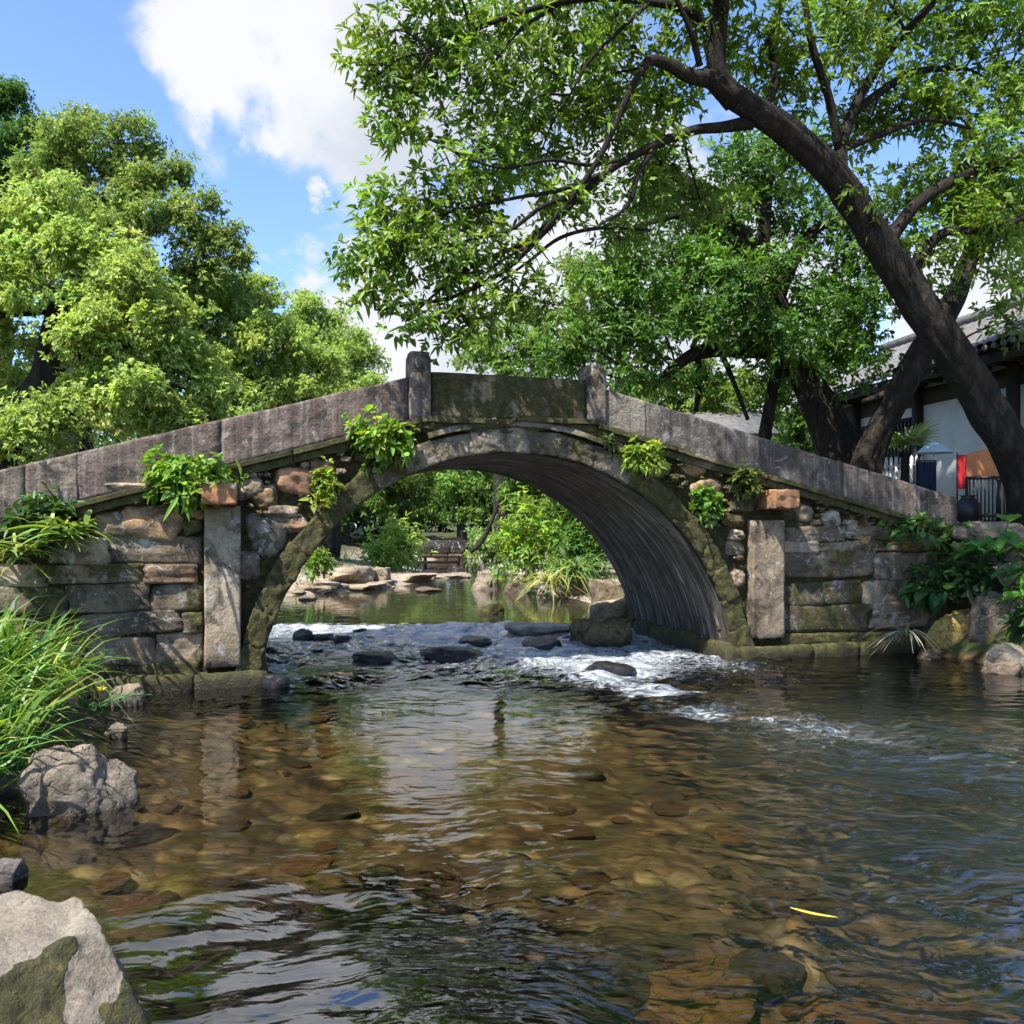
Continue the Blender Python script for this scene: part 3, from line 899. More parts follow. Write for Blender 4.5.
# ------------------------------------------------------------------ trees
def crown_tree(name, base, limbs, blobs, label, cat='tree', group=None, col=(.05, .09, .02), L=.11, W=.042, six=True, seed=1,
               leafmat='leaf', barkmat='bark', barkcol=(1, 1, 1), dens=1.0, k=6, var=.22, yel=.08, zsq=.85, droop=.2, twig=True, clump=.30, nodes=11, nring=12, sub=0):
    """limbs: list of (points, radii); blobs: list of (centre, radius)"""
    rng = np.random.default_rng(seed)
    root = thing(name, base, label, cat, group)
    mt = MB()
    allp = []
    for i, (pts, rad) in enumerate(limbs):
        p, r = catmull(pts, rad, 9 if max(rad) > .2 else 5)
        n = nring if r.max() > .1 else 7
        tube(mt, p, r, n * (3 if r.max() > .2 else 1), .17 if r.max() > .1 else .09, seed + i, barkcol)
        allp.append(p[len(p) // 4:] if len(limbs) > 1 else p[len(p) // 2:])
    allp = np.concatenate(allp)
    mc = MB()
    for (c, r) in blobs:
        c = np.asarray(c, float)
        m = max(3, int(dens * 11 * (r / .75) ** 1.6 * (.3 / clump) ** 1.6 * (1 if r < 1.2 else .8)))
        u = unit(rng.normal(size=(m, 3))) * (rng.uniform(0, 1, (m, 1)) ** .42)
        u[:, 2] *= zsq
        if sub:
            sc_ = unit(rng.normal(size=(sub, 3)) + np.array([0, -.25, .35])) * rng.uniform(.45, .85, (sub, 1))
            which = rng.integers(0, sub, m)
            lu = unit(rng.normal(size=(m, 3)) + np.array([0, 0, .5])) * rng.uniform(.55, 1, (m, 1)) * rng.uniform(.34, .46, (m, 1))
            u = sc_[which] + lu * np.array([1, 1, .8])
        cc = c + u * r
        near = allp[np.argmin(np.sum((allp - c) ** 2, 1))]
        if twig:
            dvec = c - near
            mid = near + dvec * .5 + rng.normal(0, .08 * r, 3) + np.array([0, 0, .12 * r])
            r0 = min(.03, .012 + .008 * np.linalg.norm(dvec))
            tube(mt, *catmull([near, mid, c], [r0, r0 * .7, r0 * .45], 4), 5, 0, 1, barkcol)
            for j in range(m):
                e = cc[j]
                mm = (c + e) / 2 + rng.normal(0, .08 * r, 3)
                tube(mt, [c, mm, e], [r0 * .4, r0 * .3, .003], 4, 0, 1, barkcol, cap=False)
        ccol = leaf_cols(rng, m, col, var, yel)
        nd = cc[:, None] + rng.normal(0, clump * .55, (m, nodes, 3)) * np.array([1, 1, .75])
        dr = (nd - cc[:, None]) * (.6 if sub else 1.0) + (lu[:, None] * 1.2 if sub else u[:, None] * .25) + rng.normal(0, .16, (m, nodes, 3)) + np.array([0, 0, .10])
        whorls(mc, rng, nd.reshape(-1, 3), dr.reshape(-1, 3), k, L, W, np.repeat(ccol, nodes, 0), .95, droop, six)
    mt.build('trunk', M[barkmat], root, base)
    mc.build('crown', M[leafmat], root, base)
    return root

DSC = 1.0
def px_limb(pts, wpx, d):
    """pts in picture positions with depths d (list or single), widths in px"""
    d = np.broadcast_to(np.asarray(d, float) * DSC, (len(pts),))
    w_ = np.broadcast_to(wpx, (len(pts),))
    return ([P(x, y, dd) for (x, y), dd in zip(pts, d)], [w * .5 / F_PX * dd for w, dd in zip(w_, d)])

def px_blobs(lst):
    return [(P(x, y, d * DSC), r / F_PX * d * DSC) for (x, y, r, d) in lst]

# the big leaning tree
limbs = [
    px_limb([(1052, 575), (1042, 525), (1024, 472), (1002, 431), (973, 384), (942, 337), (909, 290), (880, 245), (850, 200), (822, 164), (785, 130), (752, 108), (728, 92), (716, 76)],
            [80, 50, 41, 37, 36, 34, 32, 30, 29, 27, 25, 23, 22, 21], [12.2, 12.1, 12.0, 11.9, 11.8, 11.6, 11.5, 11.3, 11.1, 10.9, 10.7, 10.5, 10.4, 10.3]),
    px_limb([(730, 96), (717, 68), (718, 35), (721, 0), (716, -40), (725, -110)], [22, 19, 17, 16, 14, 10], [10.4, 10.3, 10.2, 10.1, 10, 10]),
    px_limb([(735, 100), (712, 80), (690, 76), (668, 64), (650, 60), (642, 68)], [22, 17, 14, 12, 10, 7], [10.4, 10.3, 10.2, 10.1, 10, 10]),
    px_limb([(648, 62), (632, 86), (614, 128), (598, 160), (570, 200), (535, 240), (505, 272)], [8, 7, 7, 6, 5, 4, 3], [10.0, 9.9, 9.8, 9.8, 9.7, 9.6, 9.5]),
    px_limb([(752, 122), (722, 127), (695, 130), (662, 142), (625, 160), (588, 188), (548, 228), (505, 270), (455, 296), (415, 304), (375, 310)],
            [14, 11, 10, 9, 8, 7, 6, 5, 4, 3, 2], [10.6, 10.5, 10.4, 10.2, 10.1, 10, 9.8, 9.7, 9.5, 9.4, 9.3]),
    px_limb([(560, 215), (520, 245), (480, 262), (440, 290), (405, 322)], [6, 5, 4, 3, 2], [9.9, 9.8, 9.7, 9.5, 9.4]),
    px_limb([(650, 230), (600, 228), (560, 238), (528, 262), (495, 285)], [3, 4, 4, 3, 2], [10.4, 10.2, 10, 9.8, 9.6]),
    px_limb([(600, 175), (560, 190), (520, 197), (480, 205), (440, 215)], [6, 5, 4, 3, 2], [10, 9.8, 9.6, 9.5, 9.4]),
    px_limb([(720, 40), (690, 12), (650, 2), (600, -2), (550, 4), (505, 18), (470, 32), (430, 52)], [9, 8, 7, 6, 6, 5, 4, 2], [10.2, 10.1, 10, 9.9, 9.8, 9.6, 9.5, 9.3]),
    px_limb([(848, 210), (842, 150), (858, 100), (890, 50), (930, 5), (960, -40)], [15, 12, 10, 9, 8, 7], [11.2, 11.3, 11.5, 11.7, 11.9, 12]),
    px_limb([(840, 150), (828, 95), (812, 45), (803, -10)], [10, 9, 8, 6], [11.3, 11.1, 10.9, 10.7]),
    px_limb([(855, 112), (880, 92), (915, 72), (965, 68)], [9, 8, 7, 5], [11.5, 11.7, 12, 12.3]),
    px_limb([(880, 255), (915, 205), (960, 178), (1010, 160), (1060, 130)], [16, 13, 11, 9, 7], [11.4, 11.5, 11.6, 11.7, 11.8]),
    px_limb([(620, 160), (590, 165), (550, 160), (505, 168), (470, 160)], [5, 4, 4, 3, 2], [10, 9.8, 9.6, 9.5, 9.4]),
    px_limb([(580, 195), (545, 205), (510, 230), (470, 240), (430, 250), (395, 246)], [6, 5, 4, 3, 3, 2], [9.8, 9.6, 9.5, 9.4, 9.3, 9.2]),
    px_limb([(530, 245), (500, 262), (470, 290), (455, 318)], [4, 3, 3, 2], [9.6, 9.5, 9.4, 9.4]),
    px_limb([(660, 142), (640, 170), (628, 205), (600, 225)], [6, 5, 4, 2], [10.2, 10.1, 10, 9.9]),
    px_limb([(560, 4), (520, 30), (495, 62), (480, 95)], [4, 4, 3, 2], [9.9, 9.7, 9.6, 9.5]),
    px_limb([(650, 2), (620, 30), (590, 60), (570, 95)], [5, 4, 3, 2], [10, 9.9, 9.8, 9.8]),
    px_limb([(760, 122), (775, 80), (770, 40), (785, 0)], [9, 7, 6, 4], [10.6, 10.7, 10.8, 10.9]),
    px_limb([(842, 150), (880, 135), (925, 120), (970, 128)], [7, 6, 5, 3], [11.3, 11.4, 11.5, 11.6]),
    px_limb([(700, 66), (690, 30), (668, -20)], [7, 6, 4], [10.2, 10, 9.8]),
    px_limb([(718, 0), (740, -70), (790, -130), (850, -190), (900, -240)], [14, 11, 9, 7, 4], [10, 9.4, 8.6, 7.9, 7.4]),
    px_limb([(900, 290), (940, 235), (985, 232), (1030, 215)], [12, 9, 8, 6], [11.5, 11.3, 11.2, 11.1]),
]
blobs = px_blobs([
    (395, 30, 42, 9.4), (380, 75, 38, 9.3), (405, 105, 26, 9.3), (440, 40, 45, 9.6), (470, 85, 40, 9.7), (500, 30, 50, 9.8), (555, 60, 52, 10.2), (520, 110, 46, 10.2),
    (610, 35, 55, 10.4), (600, 95, 50, 10.5), (655, 110, 45, 10.9), (480, 150, 46, 9.9), (540, 155, 36, 10.4), (455, 195, 46, 9.6), (490, 200, 32, 10),
    (420, 215, 40, 9.5), (385, 215, 32, 9.3), (365, 250, 26, 9.2), (400, 262, 40, 9.4), (440, 260, 40, 9.6), (370, 290, 24, 9.3), (405, 312, 24, 9.4),
    (440, 318, 22, 9.5), (480, 300, 24, 9.6), (395, 125, 14, 9.2), (470, 325, 18, 9.6), (610, 130, 40, 10.2), 
    (520, 292, 24, 9.7), (555, 305, 26, 10), (470, 262, 28, 9.5), (590, 205, 28, 10.2), (620, 240, 26, 10.4), (545, 205, 26, 10), (500, 250, 20, 9.6),
    (690, 20, 50, 10.5), (760, 35, 55, 10.8), (830, 40, 55, 11.3), (890, 20, 55, 12), (950, 40, 55, 12.2), (1000, 25, 50, 12), (1000, 95, 45, 12),
    (950, 120, 45, 12), (900, 110, 42, 12), (860, 130, 35, 12.2), (780, 90, 40, 11.4), (970, 170, 45, 11.8), (1010, 200, 45, 11.6), (1010, 265, 35, 11.2),
    (935, 190, 35, 11.9), (990, 235, 35, 11.3), (930, 255, 28, 11.6), (660, 165, 40, 10.8), (700, 200, 36, 11.2), (640, 205, 35, 10.9), (1010, 320, 22, 11.0),
    (860, 185, 22, 10.9), (810, 165, 22, 11.6), (560, -30, 60, 10.2), (700, -50, 70, 10.5), (850, -50, 70, 11.5), (980, -40, 70, 12), (430, -30, 50, 9.5),
    (1070, 60, 60, 12), (1075, 180, 60, 11.6),
    (640, -120, 80, 8.4), (760, -130, 90, 8.2), (880, -120, 90, 8.6), (1000, -100, 90, 8.8), (700, -230, 90, 7.4), (830, -240, 100, 7.2), (960, -220, 100, 7.6), (1080, -120, 100, 9)])  # unseen boughs above the frame, added to shade the right wall
crown_tree('leaning_tree', P(1042, 540, 12.1), limbs, blobs, 'huge dark tree leaning left over the bridge with drooping leafy boughs',
           col=(.145, .235, .034), L=.100, W=.038, seed=11, dens=1.62, clump=.30, nodes=15, var=.3)

# second tree, behind the right ramp
limbs = [
    px_limb([(852, 500), (842, 455), (825, 415), (806, 378), (790, 345), (772, 300), (748, 250), (722, 215), (690, 185), (660, 165)],
            [54, 42, 35, 31, 28, 26, 23, 20, 15, 9], [15.6, 15.5, 15.4, 15.3, 15.2, 15.1, 15, 14.9, 14.8, 14.7]),
    px_limb([(795, 358), (770, 350), (735, 349), (700, 352), (676, 366), (652, 388)], [22, 18, 16, 14, 11, 7], [15.2, 15, 14.8, 14.6, 14.4, 14.3]),
    px_limb([(698, 353), (699, 380), (696, 412)], [7, 6, 5], [14.6, 14.6, 14.6]),
    px_limb([(720, 350), (735, 385), (748, 420)], [6, 5, 4], [14.8, 14.8, 14.8]),
    px_limb([(762, 455), (768, 415), (776, 375), (788, 340)], [14, 12, 11, 9], [15.6, 15.5, 15.4, 15.2]),
    px_limb([(690, 358), (700, 325), (712, 300)], [6, 5, 3], 14.6),
    px_limb([(760, 270), (765, 220), (770, 175), (768, 150)], [16, 12, 9, 6], [15.1, 15.2, 15.3, 15.4]),
    px_limb([(735, 230), (690, 215), (650, 222), (610, 235)], [10, 8, 6, 3], [15, 14.8, 14.6, 14.4]),
    px_limb([(775, 305), (805, 240), (840, 215), (862, 190)], [14, 11, 8, 5], [15.1, 15.3, 15.5, 15.7]),
]
blobs = px_blobs([
    (640, 270, 42, 14.4), (690, 260, 45, 14.8), (740, 285, 45, 14.4), (790, 275, 45, 15), (840, 290, 45, 15.2), (700, 310, 40, 14.2), (650, 320, 42, 14.2), (600, 300, 30, 14.2),
    (610, 345, 34, 14.2), (570, 335, 26, 14), (640, 362, 32, 14), (560, 360, 18, 14), (760, 320, 40, 14.2), (820, 330, 40, 14.6), (870, 320, 36, 15), (850, 365, 28, 14.6), (770, 370, 30, 15.6),
    (720, 235, 38, 15), (760, 200, 40, 15.4), (810, 215, 40, 15.6), (850, 240, 36, 15.5), (680, 385, 22, 14.6), (800, 345, 26, 13.9), (740, 160, 40, 15.5), (690, 225, 34, 15.6),
    (660, 180, 34, 15.5), (790, 150, 34, 16), (620, 260, 24, 14.4), (880, 270, 28, 15), (720, 385, 16, 15.4)])
crown_tree('shade_tree', P(846, 470, 15.5), limbs, blobs, 'dark leafy tree with a crooked trunk behind the right bridge ramp',
           col=(.082, .172, .030), L=.11, W=.044, seed=22, dens=1.7, clump=.32, nodes=17, var=.32)

limbs = [
    px_limb([(858, 500), (868, 455), (886, 415), (908, 375), (932, 335), (958, 290), (975, 240), (985, 190)], [34, 27, 25, 26, 24, 20, 16, 10], [14.3, 14.2, 14.1, 14, 14.1, 14.2, 14.3, 14.4]),
    px_limb([(905, 380), (888, 392), (862, 402)], [10, 8, 5], 14.0),
]
crown_tree('slanting_tree', P(862, 480, 14.2), limbs, px_blobs([(960, 230, 36, 14.4), (985, 180, 40, 14.4), (1000, 140, 40, 14.6), (940, 190, 30, 14.6), (935, 300, 16, 14.2), (1010, 230, 40, 14.4), (905, 215, 28, 14.6)]),
           'smaller tree slanting right in front of the tiled roof', col=(.065, .14, .024), L=.13, W=.05, seed=33, dens=1.4, barkcol=(1.25, 1.2, 1.15), clump=.34)

# trees on the left bank
far = dict(six=False, leafmat='leaf_soft', barkmat='bark_far', k=6, nring=9)
FL = dict(L=.078, W=.048, dens=2.0, clump=.30, nodes=34, sub=9)
DSC = .82
limbs = [px_limb([(0, 560), (12, 470), (28, 420), (45, 385), (50, 350), (60, 310), (90, 270)], [62, 50, 44, 36, 28, 22, 10], [17.5, 17.5, 17.4, 17.3, 17.2, 17, 17]),
         px_limb([(-60, 330), (0, 312), (45, 308), (75, 294), (105, 286), (140, 290)], [16, 14, 12, 10, 8, 4], [17.5, 17.4, 17.3, 17.2, 17, 17]),
         px_limb([(30, 415), (0, 432), (-40, 440)], [26, 22, 16], 17.3),
         px_limb([(48, 360), (80, 345), (105, 325), (130, 318), (160, 322)], [12, 9, 7, 5, 3], [17.2, 17, 16.8, 16.6, 16.5]),
         px_limb([(20, 440), (70, 420), (120, 395), (170, 385)], [16, 12, 9, 5], [17.4, 17, 16.8, 16.6])]
blobs = px_blobs([(20, 240, 60, 17.4), (70, 245, 55, 17.2), (115, 270, 50, 17), (150, 295, 45, 16.8), (60, 290, 55, 16.6), (10, 290, 55, 16.8), (120, 320, 45, 16.4), (175, 335, 42, 16.8),
                  (-30, 330, 60, 17), (150, 370, 45, 16.8), (190, 380, 42, 17.2), (80, 360, 36, 16.4), (110, 405, 40, 16.6), (60, 410, 36, 17.8), (20, 385, 30, 18), (110, 365, 40, 16.6), (45, 345, 30, 17.6), (145, 410, 40, 16.4), (40, 430, 40, 16.6), (170, 420, 40, 17), (20, 450, 40, 16.8), (215, 410, 32, 17.4), (75, 330, 26, 18)])
crown_tree('pale_green_tree', P(2, 540, 17.5 * DSC), limbs, blobs, 'yellow-green spreading tree nearest on the left above the bridge ramp', group='trees on the left bank',
           col=(.36, .455, .13), seed=44, **dict(FL, L=.068, W=.042, clump=.26), yel=.05, var=.16, **far)
DSC = 1.0

limbs = [px_limb([(60, 560), (75, 420), (95, 320), (120, 250), (140, 190)], [40, 34, 26, 18, 8], [23, 23, 22.8, 22.6, 22.5]),
         px_limb([(110, 290), (150, 272), (190, 275), (215, 262), (240, 258)], [12, 9, 7, 5, 2], [22.7, 22.4, 22.2, 22, 22]),
         px_limb([(125, 240), (160, 215), (190, 180)], [9, 6, 3], 22.6),
         px_limb([(150, 272), (170, 290), (205, 292)], [6, 5, 2], 22.3)]
blobs = px_blobs([(85, 160, 45, 22.6), (130, 155, 36, 22.6), (60, 195, 42, 22.4), (120, 200, 45, 22.2), (160, 185, 26, 22.4), (185, 172, 16, 22.3), (150, 235, 42, 22), (190, 225, 26, 22), (205, 205, 14, 22),
                  (215, 245, 24, 22), (240, 262, 15, 22), (195, 260, 26, 22.2), (215, 285, 20, 22.2), (90, 250, 45, 22.6), (175, 290, 22, 22.2), (70, 150, 22, 22.4), (145, 140, 15, 22.5), (232, 232, 9, 22)])
crown_tree('tall_olive_tree', P(60, 540, 23), limbs, blobs, 'tall olive-green tree with a ragged branch tip against the blue sky', group='trees on the left bank',
           col=(.21, .28, .08), seed=45, **FL, yel=.07, **far)

limbs = [px_limb([(-20, 560), (-10, 400), (0, 260), (15, 140)], [46, 38, 28, 10], 27)]
blobs = px_blobs([(15, 115, 26, 27), (-10, 130, 40, 27), (40, 145, 26, 27), (10, 170, 42, 26.6), (-30, 190, 50, 27), (45, 180, 26, 26.5), (10, 215, 40, 26.6), (8, 95, 16, 27)])
crown_tree('dark_green_tree', P(-20, 540, 27), limbs, blobs, 'dark green treetop in the upper left corner of the view', group='trees on the left bank',
           col=(.085, .165, .038), seed=46, **FL, yel=.06, **far)

limbs = [px_limb([(215, 560), (225, 440), (240, 380), (262, 330)], [26, 22, 16, 8], 24), px_limb([(225, 430), (200, 410), (175, 395)], [10, 7, 4], 23.6)]
blobs = px_blobs([(225, 305, 36, 24), (260, 320, 36, 24), (200, 330, 36, 23.6), (240, 350, 40, 23.4), (275, 350, 40, 22.8), (300, 410, 36, 23), (180, 350, 40, 23), (250, 420, 40, 22.8), (200, 420, 36, 22.6), (318, 372, 26, 23.6), (285, 350, 34, 23.6), (220, 385, 40, 23.2), (265, 390, 36, 23.4), (195, 300, 22, 24), (290, 390, 28, 23.6), (250, 295, 16, 24.2)])
crown_tree('round_tree', P(215, 540, 24), limbs, blobs, 'rounded light green tree in the middle of the left bank row', group='trees on the left bank',
           col=(.33, .425, .115), seed=47, **FL, yel=.05, var=.16, **far)

limbs = [px_limb([(330, 560), (325, 430), (318, 360), (312, 320)], [22, 18, 12, 5], 29), px_limb([(322, 400), (345, 370), (358, 350)], [8, 6, 3], 29)]
blobs = px_blobs([(305, 320, 26, 29), (300, 345, 30, 28.6), (335, 345, 28, 29), (360, 352, 20, 29), (372, 362, 12, 29), (325, 375, 30, 28.4), (290, 370, 26, 28.6), (358, 378, 18, 29), (300, 303, 9, 29), (350, 395, 26, 28), (380, 385, 16, 28.6), (345, 365, 24, 28.4), (330, 318, 14, 29), (310, 400, 30, 28.6)])
crown_tree('end_tree', P(330, 540, 29), limbs, blobs, 'small light green tree ending the left row beside the white cloud', group='trees on the left bank',
           col=(.32, .425, .12), seed=48, **FL, yel=.05, var=.16, **far)

# trees seen through and over the arch
def simple_tree(name, x, d, blobs, label, col, seed, group, trunk_w=9, ybase=545, lean=0):
    c = np.mean([(b[0], b[1]) for b in blobs], 0)
    limbs = [px_limb([(x, ybase), (x + lean * .4, (ybase + c[1]) / 2 + 20), (x + lean, c[1])], [trunk_w, trunk_w * .8, trunk_w * .4], d)]
    return crown_tree(name, P(x, ybase, d), limbs, px_blobs([(b[0], b[1], b[2], b[3] if len(b) > 3 else d) for b in blobs]), label, group=group, col=col,
                      L=.125, W=.072, seed=seed, dens=1.6, clump=.36, nodes=20, sub=8, **far)
gu = 'trees upstream of the bridge'
simple_tree('upstream_tree', 405, 33, [(395, 470, 26), (420, 490, 24), (380, 495, 22), (405, 515, 16), (430, 455, 26)], 'upstream tree with a dark trunk seen at the left of the arch opening', (.11, .18, .036), 61, gu, 16, 560)
simple_tree('upstream_tree', 462, 41, [(445, 475, 28), (470, 490, 26), (440, 505, 22), (470, 515, 16), (460, 450, 26), (490, 470, 24)], 'bright upstream tree in the middle of the arch opening', (.16, .27, .06), 62, gu, 14, 560)
simple_tree('upstream_tree', 470, 27, [(520, 470, 26), (545, 490, 28), (510, 495, 18), (555, 460, 26)], 'upstream tree with a thin leaning trunk right of the arch middle', (.11, .2, .045), 63, gu, 6, 552, 38)
simple_tree('upstream_tree', 345, 40, [(340, 480, 26), (365, 505, 20), (320, 500, 24), (330, 450, 30), (345, 525, 14)], 'darker upstream tree behind the left foot of the arch', (.06, .12, .03), 64, gu, 14, 555)
simple_tree('upstream_tree', 580, 30, [(575, 500, 30), (605, 520, 30), (560, 520, 22), (590, 470, 30)], 'dense upstream tree close beside the right side of the arch', (.09, .165, .032), 65, gu, 14, 560)
go = 'treetops beyond the parapet'
simple_tree('bank_tree', 500, 34, [(480, 355, 20), (510, 345, 26), (540, 352, 24), (565, 365, 22), (500, 375, 24), (535, 380, 24), (590, 340, 24)], 'light green treetop above the middle parapet between the posts', (.17, .27, .06), 66, go, 16, 555)
simple_tree('bank_tree', 680, 26, [(670, 405, 24), (710, 400, 26), (740, 395, 22), (690, 380, 24), (640, 395, 20), (720, 425, 20)], 'sunlit green tree low behind the right ramp', (.18, .25, .045), 67, go, 16, 540)
simple_tree('bank_tree', 800, 27, [(800, 425, 24), (830, 410, 26), (770, 400, 26), (850, 440, 20), (790, 380, 28), (840, 370, 30), (880, 400, 24)], 'green tree standing behind the crooked trunk', (.09, .16, .03), 68, go, 16, 540)
simple_tree('bank_tree', 620, 40, [(600, 300, 40), (650, 300, 44), (620, 340, 40), (700, 320, 40), (560, 320, 28), (740, 340, 40), (520, 325, 30), (480, 350, 24), (575, 285, 30)], 'tall pale tree far behind the leaning tree boughs', (.15, .23, .05), 69, go, 16, 545)

# the far wood that closes the view
def wood(name, label, pts, col, seed, hgt):
    rng = np.random.default_rng(seed)
    mb = MB()
    for (x, y) in pts:
        z0 = float(ground_z(np.array([x]), np.array([y]))[0])
        m = 70
        h = hgt * rng.uniform(.7, 1.2)
        u = unit(rng.normal(size=(m, 3))) * rng.uniform(.4, 1, (m, 1))
        cc = np.array([x, y, z0 + h * .5]) + u * np.array([h * .42, h * .42, h * .52])
        nd = cc[:, None] + rng.normal(0, .45, (m, 14, 3))
        whorls(mb, rng, nd.reshape(-1, 3), rng.normal(0, 1, (m * 14, 3)) + np.array([0, 0, .4]), 5, .34, .18, np.repeat(leaf_cols(rng, m, col, .25, .06), 14, 0), .95, .15, False)
        tube(mb, [(x, y, z0 - .2), (x + .2, y, z0 + h * .6)], [.16, .07], 6, 0, 1, (.02, .017, .013))
    return tag(mb.build(name, M['leaf_soft']), label, 'wood', kind='stuff')
rw = np.random.default_rng(9)
pts = [(x + rw.normal(0, 1), 52 + rw.normal(0, 3)) for x in np.arange(-34, 44, 3.3)] + [(x + rw.normal(0, 1), 44 + rw.normal(0, 1.5)) for x in np.arange(-16, 14, 3.4) if abs(x + 2.8) > 1.5]
wood('woodland', 'dense green woodland closing the view upstream behind everything', pts, (.075, .135, .033), 77, 7.5)

# ------------------------------------------------------------------ shrubs and small plants
def shrub(name, label, c, rad, n, L, W, col, cat='shrub', group=None, seed=1, k=5, leafmat='leaf', base=None, yel=.15, cone=1.0, droop=.25, six=True, stems=7, var=.22):
    rng = np.random.default_rng(seed)
    c = np.asarray(c, float); rad = np.asarray(rad, float)
    base = np.asarray(base, float) if base is not None else c - np.array([0, 0, rad[2]])
    root = thing(name, base, label, cat, group)
    mc, ms = MB(), MB()
    u = unit(rng.normal(size=(n, 3))) * rng.uniform(0, 1, (n, 1)) ** .45
    nd = c + u * rad * np.clip(1 + .55 * fbm(u * 2.2 + seed, 3, seed)[:, None], .25, 1.8)
    whorls(mc, rng, nd, u * .8 + rng.normal(0, .3, (n, 3)) + np.array([0, 0, .35]), k, L, W, leaf_cols(rng, n, col, var, yel), cone, droop, six)
    for i in range(stems):
        e = nd[rng.integers(n)]
        tube(ms, *catmull([base + rng.normal(0, .02, 3), (base + e) / 2 + rng.normal(0, .1, 3) * rad, e], [.010, .007, .003], 4), 5, 0, 1, (1.2, 1.2, .8))
    ms.build('stem', M['bark_far'], root, base)
    mc.build('foliage', M[leafmat], root, base)
    return root

def tuft(name, label, base, n, L, W, col, cat='plant', group=None, seed=1, spread=.05, upb=.9, droop=.6, yel=.2, out=1.0, mat='blade', lean=(0, 0, 0)):
    rng = np.random.default_rng(seed)
    base = np.asarray(base, float)
    root = None
    mb = MB()
    b = base + rng.normal(0, spread, (n, 3)) * np.array([1, 1, .3])
    d = rng.normal(0, 1, (n, 3)) * out; d[:, 2] = np.abs(rng.normal(upb, .35, n))
    d += np.array(lean)
    blades(mb, rng, b, d, L * np.exp(rng.normal(0, .25, n)), W * np.exp(rng.normal(0, .2, n)), droop * rng.uniform(.5, 1.3, n), leaf_cols(rng, n, col, .22, yel))
    o = mb.build(name, M[mat], None, base)
    return tag(o, label, cat, group)

gb = 'plants rooted in the bridge masonry'
LG = (.17, .29, .04)
shrub('wall_shrub', 'bushy light green shrub growing above the left corbel stone', BP(186, 478, -.16), (.44, .17, .26), 260, .085, .05, LG, group=gb, seed=101, base=BP(190, 500, 0))
shrub('wall_shrub', 'leafy shrub sprouting below the left parapet post', BP(382, 438, -.15), (.36, .15, .22), 220, .085, .052, (.2, .32, .045), group=gb, seed=102, base=BP(395, 452, 0))
shrub('wall_sprig', 'small yellow-green sprig trailing on the rubble by the arch', BP(326, 484, -.12), (.16, .07, .20), 60, .065, .04, (.24, .32, .045), 'plant', gb, 103, base=BP(330, 470, 0))
shrub('wall_shrub', 'pale fern-like shrub low over the right arch haunch', BP(641, 456, -.15), (.28, .14, .15), 130, .085, .04, (.23, .33, .06), group=gb, seed=104, base=BP(640, 450, 0), droop=.5)
shrub('wall_sprig', 'bright green sprig beside the right ring stones', BP(709, 502, -.12), (.17, .1, .16), 60, .08, .045, (.14, .28, .04), 'plant', gb, 105, base=BP(715, 495, 0))
shrub('wall_sprig', 'dull green sprig just left of the right corbel stone', BP(748, 481, -.15), (.20, .1, .17), 80, .065, .04, (.12, .15, .035), 'plant', gb, 106, base=BP(745, 485, 0))
shrub('wall_sprig', 'little tuft of leaves under the white stone on the right', BP(607, 441, -.1), (.1, .06, .06), 14, .07, .04, (.12, .16, .06), 'plant', gb, 107, base=BP(607, 446, 0))
# fern at far left, moss cushion
tuft('wall_fern', 'fern with long arching fronds hanging at the left end of the wall', BP(62, 532, -.22), 110, .34, .04, (.19, .29, .05), 'fern', gb, 108, .10, .5, .5, .15)
tuft('wall_fern', 'paler fern half hidden at the left edge of the picture', BP(14, 552, -.25), 70, .34, .04, (.22, .28, .07), 'fern', gb, 109, .10, .6, .6, .15)
shrub('wall_shrub', 'dark leaved shrub behind the fern on the left wall', BP(40, 520, -.08), (.35, .12, .25), 80, .11, .05, (.055, .105, .022), group=gb, seed=110, base=BP(40, 545, 0))

# grass on the left bank
rng = np.random.default_rng(200)
mb = MB()
n = 5200
gx_ = rng.uniform(-5.6, -2.9, n); gy_ = rng.uniform(4.6, 8.2, n)
d_ = sdf_poly(gx_, gy_, WATER)
ok = (d_ > np.where(gy_ > 6.3, .35, .12)) & (d_ < 2.4)
gx_, gy_, d_ = gx_[ok], gy_[ok], d_[ok]
gz_ = ground_z(gx_, gy_)
n = len(gx_)
b_ = np.stack([gx_, gy_, gz_ - .03], -1)
dr = rng.normal(0, .38, (n, 3)); dr[:, 2] = 1.15; dr[:, 0] += .10
Lb = rng.uniform(.55, 1.2, n) * (.75 + .35 * sstep(0, .5, d_))
clp = fbm(b_ * np.array([2.2, 2.2, .1]), 2, 14)
blades(mb, rng, b_, dr, Lb * (1 + .35 * clp), rng.uniform(.013, .036, n), rng.uniform(.25, .8, n), leaf_cols(rng, n, (.15, .27, .045), .3, .22))
tag(mb.build('grass', M['blade']), 'long bright grass covering the left bank beside the wall', 'grass', kind='stuff')

